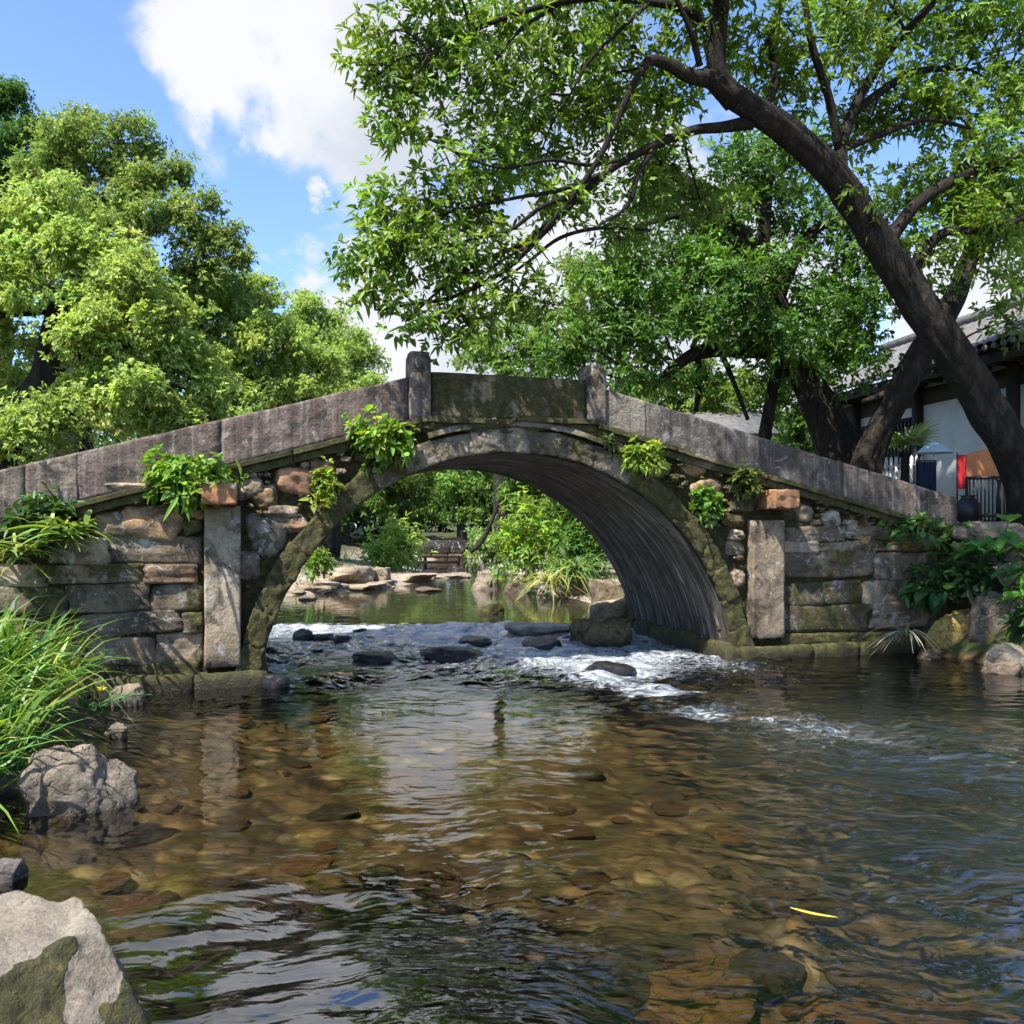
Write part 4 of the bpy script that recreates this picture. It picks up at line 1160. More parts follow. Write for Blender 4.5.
# broad-leaved strap plant in front of the grass, with a yellow bloom
tuft('strap_plant', 'strap-leaved plant with a bluish leaf at the edge of the grass', P(92, 705, 7.4) + np.array([0, 0, -.1]), 26, .36, .05, (.10, .19, .06), 'plant', None, 210, .05, 1.1, .5, .2)
mb = MB()
rng = np.random.default_rng(211)
b = np.repeat(P(101, 690, 7.3)[None], 7, 0)
dd_ = rng.normal(0, 1, (7, 3)); dd_[:, 2] = np.abs(dd_[:, 2])
leaves(mb, b, dd_, rng.normal(0, 1, (7, 3)), .055, .03, np.tile([[.62, .5, .03]], (7, 1)))
tube(mb, [P(98, 706, 7.35), P(101, 690, 7.3)], [.004, .003], 5, 0, 1, (.1, .2, .04))
tag(mb.build('yellow_flower', M['blade'], None, P(98, 706, 7.35)), 'single yellow flower at the right edge of the long grass', 'flower')

# ------------------------------------------------------------------ rocks
def rock(name, label, c, size, seed, mat='rock', col=(1, 1, 1), moss=0.0, group=None, rz=0.0, n=18, facets=9, amp=.10, flat=.75, cut=(.55, .9), cat='rock', tilt=0.0):
    q, Q = rock_shape(seed, n, facets, amp, cut, flat)
    q = (q * np.asarray(size, float)) @ roty(tilt).T @ rotz(rz).T
    mb = MB()
    mb.add(q, Q, None, col, moss)
    o = mb.build(name, M[mat])
    o.location = c
    return tag(o, label, cat, group)

def ground_hit(x, y):
    d = np.arange(6, 46, .05)
    p = np.stack([(x - 512) / F_PX * d, d, CAMH - (y - HZ) / F_PX * d], -1)
    g = np.maximum(ground_z(p[:, 0], p[:, 1]), np.where(d > 13.5, .12, 0))
    h = np.nonzero(p[:, 2] <= g)[0]
    return (d[h[0]], g[h[0]]) if len(h) else (40.0, .12)

def px_rock(name, label, x0, x1, yt, yb, seed, z0=0.0, d=None, **kw):
    if kw.pop('land', False): d, z0 = ground_hit((x0 + x1) / 2, yb)
    if d is None: d = wdepth(yb, z0)
    wid = (x1 - x0) / F_PX * d
    dep = wid * kw.pop('dep', .8)
    dc = d + dep * .3
    h = (yb - yt) / F_PX * d * kw.pop('hs', 1.0)
    c = P((x0 + x1) / 2, yb, dc)
    return rock(name, label, (c[0], dc, z0 + h * .12), (wid / 2 * 1.08, dep / 2, h * 1.12), seed, **kw)

# big boulder in the near corner
rng = np.random.default_rng(3)
V, Q = cube_grid(44)
q = unit(np.tan(V * .785))
planes = [((.02, -.10, 1), .50), ((.66, -.40, .64), .50), ((.93, -.25, .28), .70), ((.55, -.72, .38), .66), ((-.1, -1, .25), .62), ((.75, .55, .35), .74), ((-1, .1, .2), .8), ((.1, 1, .1), .8), ((.35, -.3, .9), .72), ((.9, -.1, -.5), .66)]
for pn, pd in planes:
    pn = unit(np.array(pn, float))
    q = q - np.maximum(0, q @ pn - pd)[:, None] * pn * .95
q = q + unit(q) * (.028 * fbm(q * 1.9 + 4, 3, 5) + .022 * fbm(q * 7, 4, 6))[:, None]
q[:, 2] += .018 * np.sin((q[:, 2] + .35 * q[:, 0]) * 30 + 3 * vnoise(q * 2, 3))
fd_ = q @ unit(np.array([.66, -.40, .64]))
q = q * np.array([.56, .50, .58])
ms = -.6 + 2.3 * sstep(.40, .50, fd_) * sstep(.02, .14, q[:, 0]) * np.clip(.45 + 1.3 * fbm(q * 4.5, 3, 5), 0, 1)
mb = MB()
mb.add(q, Q, None, (1.0, .96, .88), ms)
o = mb.build('boulder', M['boulder'])
o.location = np.array([-1.66, 2.72, .02])
tag(o, 'big pale boulder with a mossy side in the near left corner', 'rock')

px_rock('bank_rock', 'grey layered rock at the foot of the long grass', 18, 128, 735, 815, 301, group='rocks along the near left shore', dep=.75, hs=.68, n=26, facets=12, amp=.16, flat=.8, col=(1.08, 1.0, .88), rz=.2)
px_rock('bank_rock', 'rounded stone cut by the left picture edge beside the layered rock', -30, 14, 775, 808, 302, group='rocks along the near left shore', col=(.6, .6, .6))
px_rock('bank_rock', 'small grey-violet stone lying in the shallows at the left edge', -14, 26, 862, 882, 303, group='rocks along the near left shore', col=(.85, .84, .92))
px_rock('bank_rock', 'flat pale slab poking out under the grass near the wall', 104, 144, 684, 706, 304, group='rocks along the near left shore', flat=.5, col=(1.05, .95, .8))
px_rock('bank_rock', 'small tan stone at the waterline below the slab', 104, 128, 722, 738, 305, group='rocks along the near left shore', flat=.5, col=(1, .9, .7))

gr = 'dark wet rocks in the rapids'
for i, (x0, x1, yt, yb, lab) in enumerate((
        (420, 481, 641, 660, 'widest dark wet rock in the middle of the rapids'),
        (352, 396, 647, 662, 'low dark wet rock left of the widest rapids rock'),
        (458, 492, 633, 645, 'dark wet rock just behind the widest rapids rock'),
        (262, 290, 667, 688, 'black wet stone at the left foot of the arch'),
        (588, 634, 650, 674, 'dark rock in white water beside the right arch foot'),
        (522, 560, 634, 650, 'dark half-drowned rock near the right end of the weir'),
        (293, 314, 625, 640, 'rounded dark stone at the left end of the weir'),
        (312, 334, 630, 640, 'second dark stone from the left along the weir'),
        (334, 352, 631, 642, 'pointed dark stone third along the weir'),
        (350, 368, 626, 634, 'flat dark stone lying on the weir lip'),
        (362, 374, 634, 640, 'tiny black stone between the weir lip and the low rock'),
        (404, 416, 655, 661, 'tiny black stone touching the left of the widest rock'),
        (384, 400, 626, 632, 'small dark pebble-like rock on the weir lip'))):
    px_rock('rapids_rock', lab, x0, x1, yt, yb, 320 + i, mat='rock_wet', group=gr, dep=1.0, n=14, facets=4, amp=.09, flat=.62, cut=(.7, .95), z0=.0, hs=.62 if i != 4 else .4)

gf = 'rocks on the far right shore'
px_rock('shore_rock', 'big olive boulder inside the arch at its right foot', 572, 636, 606, 642, 341, z0=.04, group=gf, col=(.75, .66, .40), moss=.25, n=22, facets=10, amp=.14, dep=.9, hs=.62, flat=.6)
px_rock('shore_rock', 'pale flat slab at the water in front of the olive boulder', 500, 574, 608, 630, 342, z0=.10, group=gf, flat=.35, col=(2.6, 2.6, 2.6), dep=.8, hs=.36)
px_rock('shore_rock', 'long pale plank-like slab lying behind the olive boulder', 560, 625, 578, 592, 343, land=True, group=gf, flat=.4, dep=.35, col=(1.05, .95, .85))
px_rock('shore_rock', 'thin upper slab stacked on the shore by the fan grass', 570, 628, 570, 580, 348, land=True, group=gf, flat=.4, dep=.35, col=(.8, .7, .6))
px_rock('shore_rock', 'small white stone at the waterline below the fan grass', 536, 554, 586, 598, 344, land=True, group=gf, col=(1.25, 1.2, 1.12))
px_rock('shore_rock', 'brown stone below the round shrub', 505, 532, 582, 594, 345, land=True, group=gf, col=(.6, .52, .4))
px_rock('shore_rock', 'dark green submerged boulder in the calm pool', 478, 506, 600, 617, 346, z0=.08, hs=.7, group=gf, col=(.22, .25, .10), moss=.6)
px_rock('shore_rock', 'warm beige rock leaning on the slab inside the arch', 585, 634, 574, 606, 347, land=True, group=gf, col=(1.0, .85, .65), flat=.5)
px_rock('shore_rock', 'pale rock at the bend upstream of the round shrub', 470, 500, 570, 590, 349, land=True, group=gf, col=(1.1, 1.0, .9), flat=.5)

px_rock('shore_rock', 'pale slab leaning against the top of the olive boulder', 590, 640, 594, 622, 350, z0=.10, d=14.4, group=gf, flat=.45, col=(1.5, 1.35, 1.1), dep=.7)
gl = 'rocks on the far left shore'
for i, (x0, x1, yt, yb, lab, col, fl) in enumerate((
        (312, 372, 552, 582, 'tallest sunlit beige rock on the far left shore', (1.25, 1.1, .92), .5),
        (364, 392, 558, 582, 'tilted rock with a pale ridge on the far shore', (1.1, 1.0, .8), .7),
        (336, 396, 574, 590, 'flat cream ledge in front of the tallest beige rock', (1.35, 1.2, 1.0), .35),
        (296, 340, 575, 592, 'tan slab near the left arch foot on the far shore', (1.15, 1.0, .8), .4),
        (312, 332, 582, 594, 'dark block at the waterline of the far left shore', (.22, .2, .2), .6),
        (378, 440, 566, 580, 'long flat slab running out from the far left shore', (1.35, 1.2, 1.02), .3),
        (430, 470, 568, 578, 'flat stone step at the head of the far pool', (1.25, 1.12, .98), .3),
        (300, 316, 590, 600, 'small pinkish stone in the shallows of the far shore', (1.1, .95, .85), .5),
        (414, 440, 582, 592, 'low brown stone awash in the calm pool', (.6, .48, .4), .3),
        (445, 462, 562, 570, 'little dark stone beside the red timber platform', (.3, .28, .26), .6))):
    px_rock('shore_rock', lab, x0, x1, yt, yb, 360 + i, land=True, group=gl, col=tuple(np.array(col) * 1.15), flat=fl, dep=1.5, hs=.62, facets=10, n=16)

rng = np.random.default_rng(370)
gs = 'pale flat stones scattered on the far shores'
flat_stones = []
for i in range(34):
    for _ in range(60):
        x, y = rng.uniform(-6.5, 3.5), rng.uniform(16, 30)
        dd_ = float(sdf_poly(np.array([x]), np.array([y]), WATER)[0])
        if -.15 < dd_ < 1.5: break
    z = max(float(ground_z(np.array([x]), np.array([y]))[0]), .08)
    r = rng.uniform(.18, .5)
    if i < 5:
        o = rock('shore_stone', 'pale flat stone lying on the far stream shore', (x, y, z), (.5, .5, .5), 371 + i, col=(1.5, 1.36, 1.15), group=gs, n=12, facets=7, flat=.5)
        flat_stones.append(o)
    else:
        o = flat_stones[i % 5].copy(); COL.objects.link(o); o.location = (x, y, z)
    o.scale = (r * 2, r * 1.6, r * .7); o.rotation_euler = (0, 0, rng.uniform(0, 6.28))

gq = 'rocks on the right bank'
px_rock('bank_rock', 'mustard mossy block standing at the water on the right bank', 930, 990, 613, 656, 381, group=gq, col=(2.3, 1.8, .6), moss=-.25, n=22, facets=10, amp=.08, dep=.7)
px_rock('bank_rock', 'large grey rock among the big leaves on the right bank', 972, 1034, 590, 634, 382, z0=.40, d=10.6, hs=.8, group=gq, col=(.52, .48, .46), n=22)
px_rock('bank_rock', 'white rounded stone near the lower right bank edge', 986, 1034, 641, 662, 383, z0=.06, d=9.9, group=gq, col=(1.3, 1.28, 1.15), amp=.05)
px_rock('bank_rock', 'pinkish flat stone under the white rounded stone', 984, 1020, 658, 674, 384, group=gq, col=(1.1, .9, .75), flat=.4)
px_rock('bank_rock', 'small beige stone beside the mustard block', 918, 942, 648, 660, 385, group=gq, col=(.8, .65, .5))
px_rock('bank_rock', 'dark slab shadowed below the top of the right bank', 950, 1010, 545, 575, 386, z0=1.0, d=11.3, group=gq, col=(.4, .36, .3))
px_rock('bank_rock', 'pale stone kerb at the top of the right bank', 955, 1030, 517, 532, 387, z0=1.58, d=11.2, group=gq, col=(1.0, .92, .8), flat=.5, dep=.4)
px_rock('bank_rock', 'round cream pebble behind the right big leaf', 998, 1014, 570, 582, 388, z0=1.05, d=10.7, group=gq, col=(1.2, 1.15, .9))

# stones on the bed: one of each kind, then copies
rng = np.random.default_rng(400)
kinds = []
for i, col in enumerate(((1.5, .80, .22), (.95, .62, .22), (.6, .5, .2), (1.6, 1.0, .38), (.35, .3, .17), (1.1, .78, .4))):
    o = rock('bed_stone', 'submerged flat brown stone on the shallow stream bed', (0, 0, 0), (.5, .5, .5), 420 + i, col=col, group='stones lying on the stream bed', n=12, facets=6, amp=.10, flat=.5, cat='stone')
    kinds.append(o)
spots = [(400, 775, .3), (590, 878, .16), (585, 765, .2), (800, 880, .12), (385, 882, .2), (440, 905, .2), (515, 955, .2), (430, 885, .25), (640, 940, .3), (700, 985, .35), (610, 985, .3), (560, 800, .18), (240, 720, .25), (220, 940, .2),
         (250, 970, .15), (110, 885, .2), (770, 960, .3), (880, 960, .35), (730, 830, .25), (670, 800, .22), (900, 775, .35), (920, 770, .3)]
used = 0
lst = []
for (x, y, r) in spots:
    d = wdepth(y, -.25); p = P(x, y, d); lst.append((p[0], p[1], r * .72))
while len(lst) < 150:
    x = rng.uniform(-3.2, 6.5); y = 2.3 + 6.9 * rng.random() ** 1.3
    if abs(x) > .68 * y + .4: continue
    if sdf_poly(np.array([x]), np.array([y]), WATER)[0] > -.15: continue
    lst.append((x, y, float(np.exp(rng.normal(math.log(.085), .4)))))
for i, (x, y, r) in enumerate(lst):
    src = kinds[i % 6]
    o = src if i < 6 else src.copy()
    if i >= 6: COL.objects.link(o)
    z = float(ground_z(np.array([x]), np.array([y]))[0])
    o.scale = (r * 2 * rng.uniform(.8, 1.3), r * 2 * rng.uniform(.7, 1.1), r * rng.uniform(.5, .9))
    o.rotation_euler = (0, 0, rng.uniform(0, 6.28))
    o.location = (x, y, min(z + .10 * r, -.11))

# floating leaf
mb = MB()
a_, b_ = P(790, 911, wdepth(911, .01)), P(838, 921, wdepth(921, .01))
t = np.linspace(0, 1, 9)
side = unit(np.cross(b_ - a_, [0, 0, 1.0]))
wv = .011 * np.array([.25, .6, .9, 1, 1, .9, .8, .5, .1])
c_ = a_[None] + (b_ - a_)[None] * t[:, None] + np.array([0, 0, .016]) + side[None] * (.012 * np.sin(t * 3.1))[:, None]
q = np.stack([c_ - side * wv[:, None], c_ + np.array([0, 0, -.003]), c_ + side * wv[:, None]], 1)
mb.add(q.reshape(-1, 3), grid_quads(9, 3))
tag(mb.build('floating_leaf', M['yellow'], None, c_[4]), 'thin yellow leaf floating on the water at lower right', 'leaf')

# ------------------------------------------------------------------ right bank plants
def bigleaf_plant(name, label, base, specs, seed, col=(.05, .13, .035), group=None):
    """specs: list of (tip direction xyz, petiole length, leaf length)"""
    rng = np.random.default_rng(seed)
    base = np.asarray(base, float)
    root = thing(name, base, label, 'plant', group)
    mp = MB()
    for (dv, pl, ll) in specs:
        dv = unit(np.asarray(dv, float))
        e = base + dv * pl
        mid = base + dv * pl * .5 + np.array([0, 0, pl * .12])
        tube(mp, *catmull([base, mid, e], [.012, .009, .006], 4), 5, 0, 1, (.1, .16, .05))
        h = dv * np.array([1, 1, 0]); h = unit(h + rng.normal(0, .15, 3) * np.array([1, 1, 0]))
        ax = unit(h * .85 + np.array([0, 0, -.15 + rng.normal(0, .28)]))
        sd = unit(np.cross(ax, [0, 0, 1.0])); nn = np.cross(sd, ax)
        u = np.linspace(0, 1, 9); v = np.linspace(-1, 1, 7)
        U, Vv = np.meshgrid(u, v, indexing='ij')
        halfw = .30 * ll * np.interp(u, [0, .12, .3, .5, .75, .92, 1], [.55, .85, 1.0, .92, .58, .22, .0])
        q = (e + ax * ((U - .15) * ll - .16 * ll * (np.abs(Vv) ** 2) * (1 - U) ** 2)[..., None] + sd * (Vv * halfw[:, None])[..., None]
             + nn * (.14 * ll * np.abs(Vv) ** 1.3 - .25 * ll * U ** 2 + .012 * np.sin(U * 22) * np.abs(Vv))[..., None])
        mb = MB()
        c = np.array(col) * math.exp(rng.normal(0, .25)) * np.array([math.exp(rng.normal(0, .2)), 1, 1])
        mb.add(q.reshape(-1, 3), grid_quads(9, 7), None, c)
        mb.build('leaf', M['leaf'], root, base)
    mp.build('stalk', M['blade'], root, base)
    return root

gp = 'big-leaved plants on the right bank'
def rspec(rng, n, pl, ll, bias=(-.3, -.6, .5)):
    return [(rng.normal(0, .7, 3) * np.array([1, .6, .3]) + np.array(bias), pl * rng.uniform(.7, 1.3), ll * rng.uniform(.7, 1.25)) for _ in range(n)]
rng = np.random.default_rng(500)
for (x, y, d, n, pl, ll, col, lab) in (
        (1000, 560, 10.9, 9, .42, .42, (.12, .28, .06), 'big-leaved plant with bright leaves at the top of the right bank'),
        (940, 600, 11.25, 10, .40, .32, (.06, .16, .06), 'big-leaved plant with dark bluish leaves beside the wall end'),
        (1044, 596, 10.2, 9, .40, .40, (.12, .3, .045), 'big-leaved plant with one vivid leaf cut by the right edge'),
        (1032, 578, 10.7, 6, .26, .26, (.075, .19, .06), 'low big-leaved plant above the grey rock at the right edge'),
        (915, 545, 11.3, 8, .28, .24, (.09, .2, .05), 'small big-leaved plant spilling over the top of the wall end'),
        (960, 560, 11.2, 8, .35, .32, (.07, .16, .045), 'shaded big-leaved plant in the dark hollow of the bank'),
        (955, 535, 11.5, 8, .22, .22, (.10, .21, .045), 'low leafy clump just below the parapet end')):
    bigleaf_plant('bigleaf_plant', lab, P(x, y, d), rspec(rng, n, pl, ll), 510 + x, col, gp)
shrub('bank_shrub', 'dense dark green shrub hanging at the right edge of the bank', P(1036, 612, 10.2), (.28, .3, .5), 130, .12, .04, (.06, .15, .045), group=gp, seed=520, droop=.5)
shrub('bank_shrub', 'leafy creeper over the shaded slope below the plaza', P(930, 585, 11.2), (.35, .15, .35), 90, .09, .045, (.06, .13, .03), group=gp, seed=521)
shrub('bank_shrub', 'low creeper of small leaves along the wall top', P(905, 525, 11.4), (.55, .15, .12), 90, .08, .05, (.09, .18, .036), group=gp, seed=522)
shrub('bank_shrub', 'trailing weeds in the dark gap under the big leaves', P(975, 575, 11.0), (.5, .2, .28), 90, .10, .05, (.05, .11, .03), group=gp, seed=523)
tuft('spider_plant', 'pale drooping spider plant at the foot of the right wall', P(908, 632, 10.9), 44, .30, .018, (.34, .34, .24), 'plant', None, 530, .03, .5, 1.1, .05, 1.0)

# plants upstream
ge = 'plants on the upstream banks'
shrub('bank_shrub', 'round bright shrub above the far left rocks', P(398, 543, 27), (.85, .7, .8), 330, .15, .07, (.32, .44, .10), group=ge, seed=540, leafmat='leaf_soft', base=P(398, 566, 27))
shrub('bank_shrub', 'lower rounded bush left of the round bright shrub', P(382, 553, 26), (.5, .5, .45), 170, .14, .065, (.22, .34, .065), group=ge, seed=541, leafmat='leaf_soft', base=P(382, 568, 26))
shrub('bank_shrub', 'small bush at the left foot of the arch on the far bank', P(318, 562, 20), (.30, .3, .30), 110, .11, .05, (.18, .29, .05), group=ge, seed=542, leafmat='leaf_soft', base=P(318, 575, 20))
shrub('bank_shrub', 'feathery tall shrub filling the right of the arch opening', P(527, 540, 20.5), (.85, .8, 1.15), 620, .13, .05, (.22, .34, .05), group=ge, seed=543, leafmat='leaf_soft', base=P(525, 588, 20.5))
shrub('bank_shrub', 'darker shrub beside the feathery tall shrub', P(585, 545, 20), (.7, .7, .9), 400, .14, .06, (.10, .2, .04), group=ge, seed=544, leafmat='leaf_soft', base=P(585, 580, 20))
shrub('bank_shrub', 'pale leafy bush upstream where the stream bends', P(490, 545, 30), (.9, .8, .8), 300, .15, .07, (.2, .3, .09), group=ge, seed=545, leafmat='leaf_soft', base=P(490, 562, 30))
tuft('fan_grass', 'tall arching fan of reed leaves on the right far bank', P(572, 578, 18.6), 170, 1.1, .04, (.15, .25, .07), 'reed', ge, 546, .12, 1.3, .9, .2, .7)
tuft('fan_grass', 'yellowed drooping reed tuft below the fan of reeds', P(552, 582, 18.2), 80, .7, .03, (.38, .36, .10), 'reed', ge, 547, .10, 1.0, 1.0, .1, .7)
rng = np.random.default_rng(550)
mb = MB()
n = 9000
x_ = rng.uniform(-14, 12, n); y_ = rng.uniform(13.5, 34, n)
ok = sdf_poly(x_, y_, WATER) > .5
x_, y_ = x_[ok], y_[ok]; n = len(x_)
dr = rng.normal(0, .4, (n, 3)); dr[:, 2] = 1
blades(mb, rng, np.stack([x_, y_, ground_z(x_, y_) - .02], -1), dr, rng.uniform(.15, .4, n), rng.uniform(.015, .03, n), rng.uniform(.2, .7, n), leaf_cols(rng, n, (.075, .135, .026), .25, .15), seg=3)
tag(mb.build('bank_grass', M['blade']), 'short grass and weeds over both banks upstream of the bridge', 'grass', kind='stuff')

# far wall and the red timber platform
mb = MB()
c = P(440, 560, 39)
box(mb, (c[0] - 1.2, 39, .0), (c[0] + 1.2, 39.6, 1.0), (.12, .12, .13))
for i in range(3):
    for j in range(2):
        stone(mb, (c[0] - .75 + i * .74 + (j % 2) * .1, 38.98, .2 + j * .36), (.36, .06, .19), 10, 4, .03, i * 7 + j, None, np.array([.13, .13, .15]) * rngb.uniform(.9, 1.1) if j else (.5, .3, .24), 0)
tag(mb.build('retaining_wall', M['wall'], None, (c[0], 39.3, 0)), 'dark low retaining wall at the end of the stream', 'wall')
c = P(442, 560, 33)
root = thing('timber_platform', (c[0], 33, .1), 'low red-brown timber platform beside the far stream', 'platform')
mb = MB()
for i in range(5):
    box(mb, (-.75, -.3 + i * .13, .34), (.75, -.19 + i * .13, .39), np.array([1, .95, .9]) * rngb.uniform(.8, 1.5))
mb.build('deck', M['brickred'], root)
for sx in (-.65, .65):
    for sy in (-.25, .25):
        mb = MB(); tube(mb, [(sx, sy, -.4), (sx, sy, .338)], [.05, .045], 7); mb.build('leg', M['wood'], root)
mb = MB(); box(mb, (-.7, -.33, .12), (.7, -.305, .22), (1, .9, .9)); mb.build('rail', M['brickred'], root)

# ------------------------------------------------------------------ the house on the right
EA, EB = np.array([7.15, 21.2]), np.array([9.28, 9.0])             # eave line, far to near
hd = unit(EB - EA); hn = np.array([-hd[1], hd[0]])                 # hn points to the right, into the house
if hn[0] < 0: hn = -hn
EZ, GZP = 4.80, 1.75
def HP(t, o, z):
    p = EA + hd * t + hn * o
    return np.array([p[0], p[1], z])
HL = float(np.linalg.norm(EB - EA))
house = thing('tiled_house', HP(HL / 2, .7, GZP), 'grey-tiled house with pale plaster walls behind the leaning trunk', 'house')
hb = np.array(house.location)
mb = MB()
def hbox(mb, t0, t1, o0, o1, z0, z1, col=(1, 1, 1)):
    V = np.array([HP(t, o, z) for t in (t0, t1) for o in (o0, o1) for z in (z0, z1)])
    mb.add(V, [[0, 1, 3, 2], [4, 6, 7, 5], [0, 4, 5, 1], [2, 3, 7, 6], [0, 2, 6, 4], [1, 5, 7, 3]], None, col)
hbox(mb, .6, HL, .75, 4.2, GZP - .3, EZ + .05)
mb.build('wall', M['plaster'], house, hb)
# roof: two slopes of rounded tile rows
def roofslope(o0, z0, o1, z1, seed):
    mb = MB()
    nt_ = int((HL + .3) / .055)
    t = np.linspace(-.1, HL + .2, nt_); r = np.linspace(0, 1, 28)
    T, R = np.meshgrid(t, r, indexing='ij')
    z = z0 + (z1 - z0) * (R - .12 * np.sin(R * math.pi)) + .045 * np.abs(np.sin(T / .22 * math.pi)) + .02 * ((R * 27) % 1.0) + .02 * fbm(np.stack([T * .7, R * 4, 0 * T], -1).reshape(-1, 3), 3, seed).reshape(T.shape)
    p = EA[None, None] + hd * T[..., None] + hn * (o0 + (o1 - o0) * R)[..., None]
    q = np.concatenate([p, z[..., None]], -1)
    mb.add(q.reshape(-1, 3), grid_quads(nt_, 28))
    q2 = q.copy(); q2[..., 2] -= .10
    mb.add(q2.reshape(-1, 3), grid_quads(nt_, 28)[:, ::-1], None, (.3, .3, .3))
    return mb
roofslope(-.15, EZ, 2.4, EZ + 1.32, 3).build('roof', M['tile'], house, hb)
roofslope(4.95, EZ, 2.4, EZ + 1.32, 4).build('roof', M['tile'], house, hb)
mb = MB()
tube(mb, [HP(-.2, 2.4, EZ + 1.40), HP(HL + .3, 2.4, EZ + 1.40)], [.13, .13], 10)
mb.build('ridge', M['tile'], house, hb)
mb = MB()
t = 0.0
while t < HL:
    tube(mb, [HP(t, -.17, EZ - .05), HP(t, -.13, EZ - .05)], [.055, .055], 8); t += .22
mb.build('eave_tiles', M['tile'], house, hb)
mb = MB()
hbox(mb, 0, HL, -.02, .08, EZ - .28, EZ - .10); hbox(mb, 0, HL, .1, .74, EZ - .16, EZ - .12)
t = .2
while t < HL:
    hbox(mb, t, t + .07, -.12, .74, EZ - .24, EZ - .165); t += .45
hbox(mb, .55, HL, .72, .745, EZ - .62, EZ - .28)
mb.build('eave_beam', M['dark_wood'], house, hb)
for tc in (1.3, 3.55, 6.2, 9.2):
    mb = MB(); hbox(mb, tc, tc + .17, .60, .78, GZP - .1, EZ - .13); mb.build('column', M['dark_wood'], house, hb)
mb = MB()
hbox(mb, 1.47, 3.55, .70, .742, 2.9, 2.98); hbox(mb, 1.47, 3.55, .70, .742, 3.9, 3.98)
t = 1.5
while t < 3.5:
    hbox(mb, t, t + .035, .70, .742, 2.98, 3.9); t += .12
mb.build('lattice_window', M['dark_wood'], house, hb)

# small pale house roof glimpsed behind the trees
root = thing('pale_house', P(725, 470, 24), 'small house with a whitish roof glimpsed between the trunks', 'house')
pb = np.array(root.location)
mb = MB()
a, b = P(690, 432, 24), P(764, 432, 24)
box(mb, (a[0], 24, a[2] - 2.6), (b[0], 27, a[2]), (1.3, 1.3, 1.3)); mb.build('wall', M['plaster'], root, pb)
mb = MB()
V = np.array([[a[0] - .3, 23.6, a[2] - .05], [b[0] + .3, 23.6, a[2] - .05], [b[0] + .3, 25.5, a[2] + .75], [a[0] - .3, 25.5, a[2] + .75], [b[0] + .3, 27.4, a[2] - .05], [a[0] - .3, 27.4, a[2] - .05]])
V2 = V - np.array([0, 0, .08])
mb.add(np.vstack([V, V2]), [[0, 1, 2, 3], [3, 2, 4, 5], [7, 6, 9, 8], [8, 9, 11, 10], [0, 6, 7, 1], [5, 4, 10, 11], [1, 7, 8, 2], [2, 8, 10, 4], [3, 9, 6, 0], [5, 11, 9, 3]], None, (1.6, 1.6, 1.6))
mb.build('roof', M['tile'], root, pb)
# a white gable end far upstream
root = thing('white_house', P(352, 530, 47), 'tiny white gabled house far upstream behind the left arch foot', 'house')
pb = np.array(root.location)
mb = MB(); c = P(352, 520, 47)
box(mb, (c[0] - .9, 47, .5), (c[0] + .9, 49, 2.3), (1.4, 1.4, 1.4)); mb.build('wall', M['white'], root, pb)
mb = MB()
V = np.array([[c[0] - 1.1, 46.9, 2.25], [c[0], 46.9, 3.0], [c[0] + 1.1, 46.9, 2.25], [c[0] - 1.1, 49.2, 2.25], [c[0], 49.2, 3.0], [c[0] + 1.1, 49.2, 2.25]])
mb.add(V, [[0, 1, 4, 3], [1, 2, 5, 4], [0, 3, 5, 2]], [[0, 2, 1], [3, 4, 5]]); mb.build('roof', M['tile'], root, pb)

# parasol, cloth, sign, railing, bin, pickets
def on_plaza(x, y, d):
    p = P(x, y, d); p[2] = GZP + .03; return p
b = on_plaza(934, 510, 15.2)
root = thing('parasol', b, 'pale blue parasol open in front of the house wall', 'parasol')
zt = P(934, 442, 15.2)[2] - b[2]
mb = MB(); tube(mb, [(0, 0, 0), (0, 0, zt)], [.018, .015], 7); mb.build('pole', M['white'], root)
mb = MB()
an = np.linspace(0, 2 * np.pi, 25)[:-1]
rr_ = .32 * (1 - .06 * (1 - np.cos(an * 8)) / 2)
q = [(0, 0, zt)]
for f, z in ((.5, -.06), (1, -.20)):
    q += [(r * f * math.cos(a), r * f * math.sin(a), zt + z) for a, r in zip(an, rr_)]
n_ = 24; j = np.arange(n_); j2 = (j + 1) % n_
mb.add(q, np.stack([1 + j, 1 + n_ + j, 1 + n_ + j2, 1 + j2], -1), np.stack([0 * j, 1 + j, 1 + j2], -1)); mb.build('canopy', M['sky_cloth'], root)
mb = MB(); stone(mb, (0, 0, .05), (.17, .17, .06), 4, 6, .01); mb.build('base', M['black'], root)
b = on_plaza(926, 510, 15.0)
root = thing('clothes_rack', b, 'small rack of dark navy cloth under the parasol', 'clothes rack')
mb = MB()
for sx in (-.17, .17): tube(mb, [(sx, 0, -.02), (sx, 0, 1.05)], [.012, .012], 6)
tube(mb, [(-.17, 0, 1.05), (.17, 0, 1.05)], [.012, .012], 6); mb.build('frame', M['black'], root)
mb = MB()
u = np.linspace(-.15, .15, 22); z = np.linspace(.52, 1.03, 6)
U, Z = np.meshgrid(u, z, indexing='ij')
for off, fl in ((-.045, 0), (.045, 1)):
    q = np.stack([U, off + .02 * np.sin(U * 70), Z], -1).reshape(-1, 3)
    mb.add(q, grid_quads(22, 6) if not fl else grid_quads(22, 6)[:, ::-1])
mb.build('cloth', M['navy'], root)

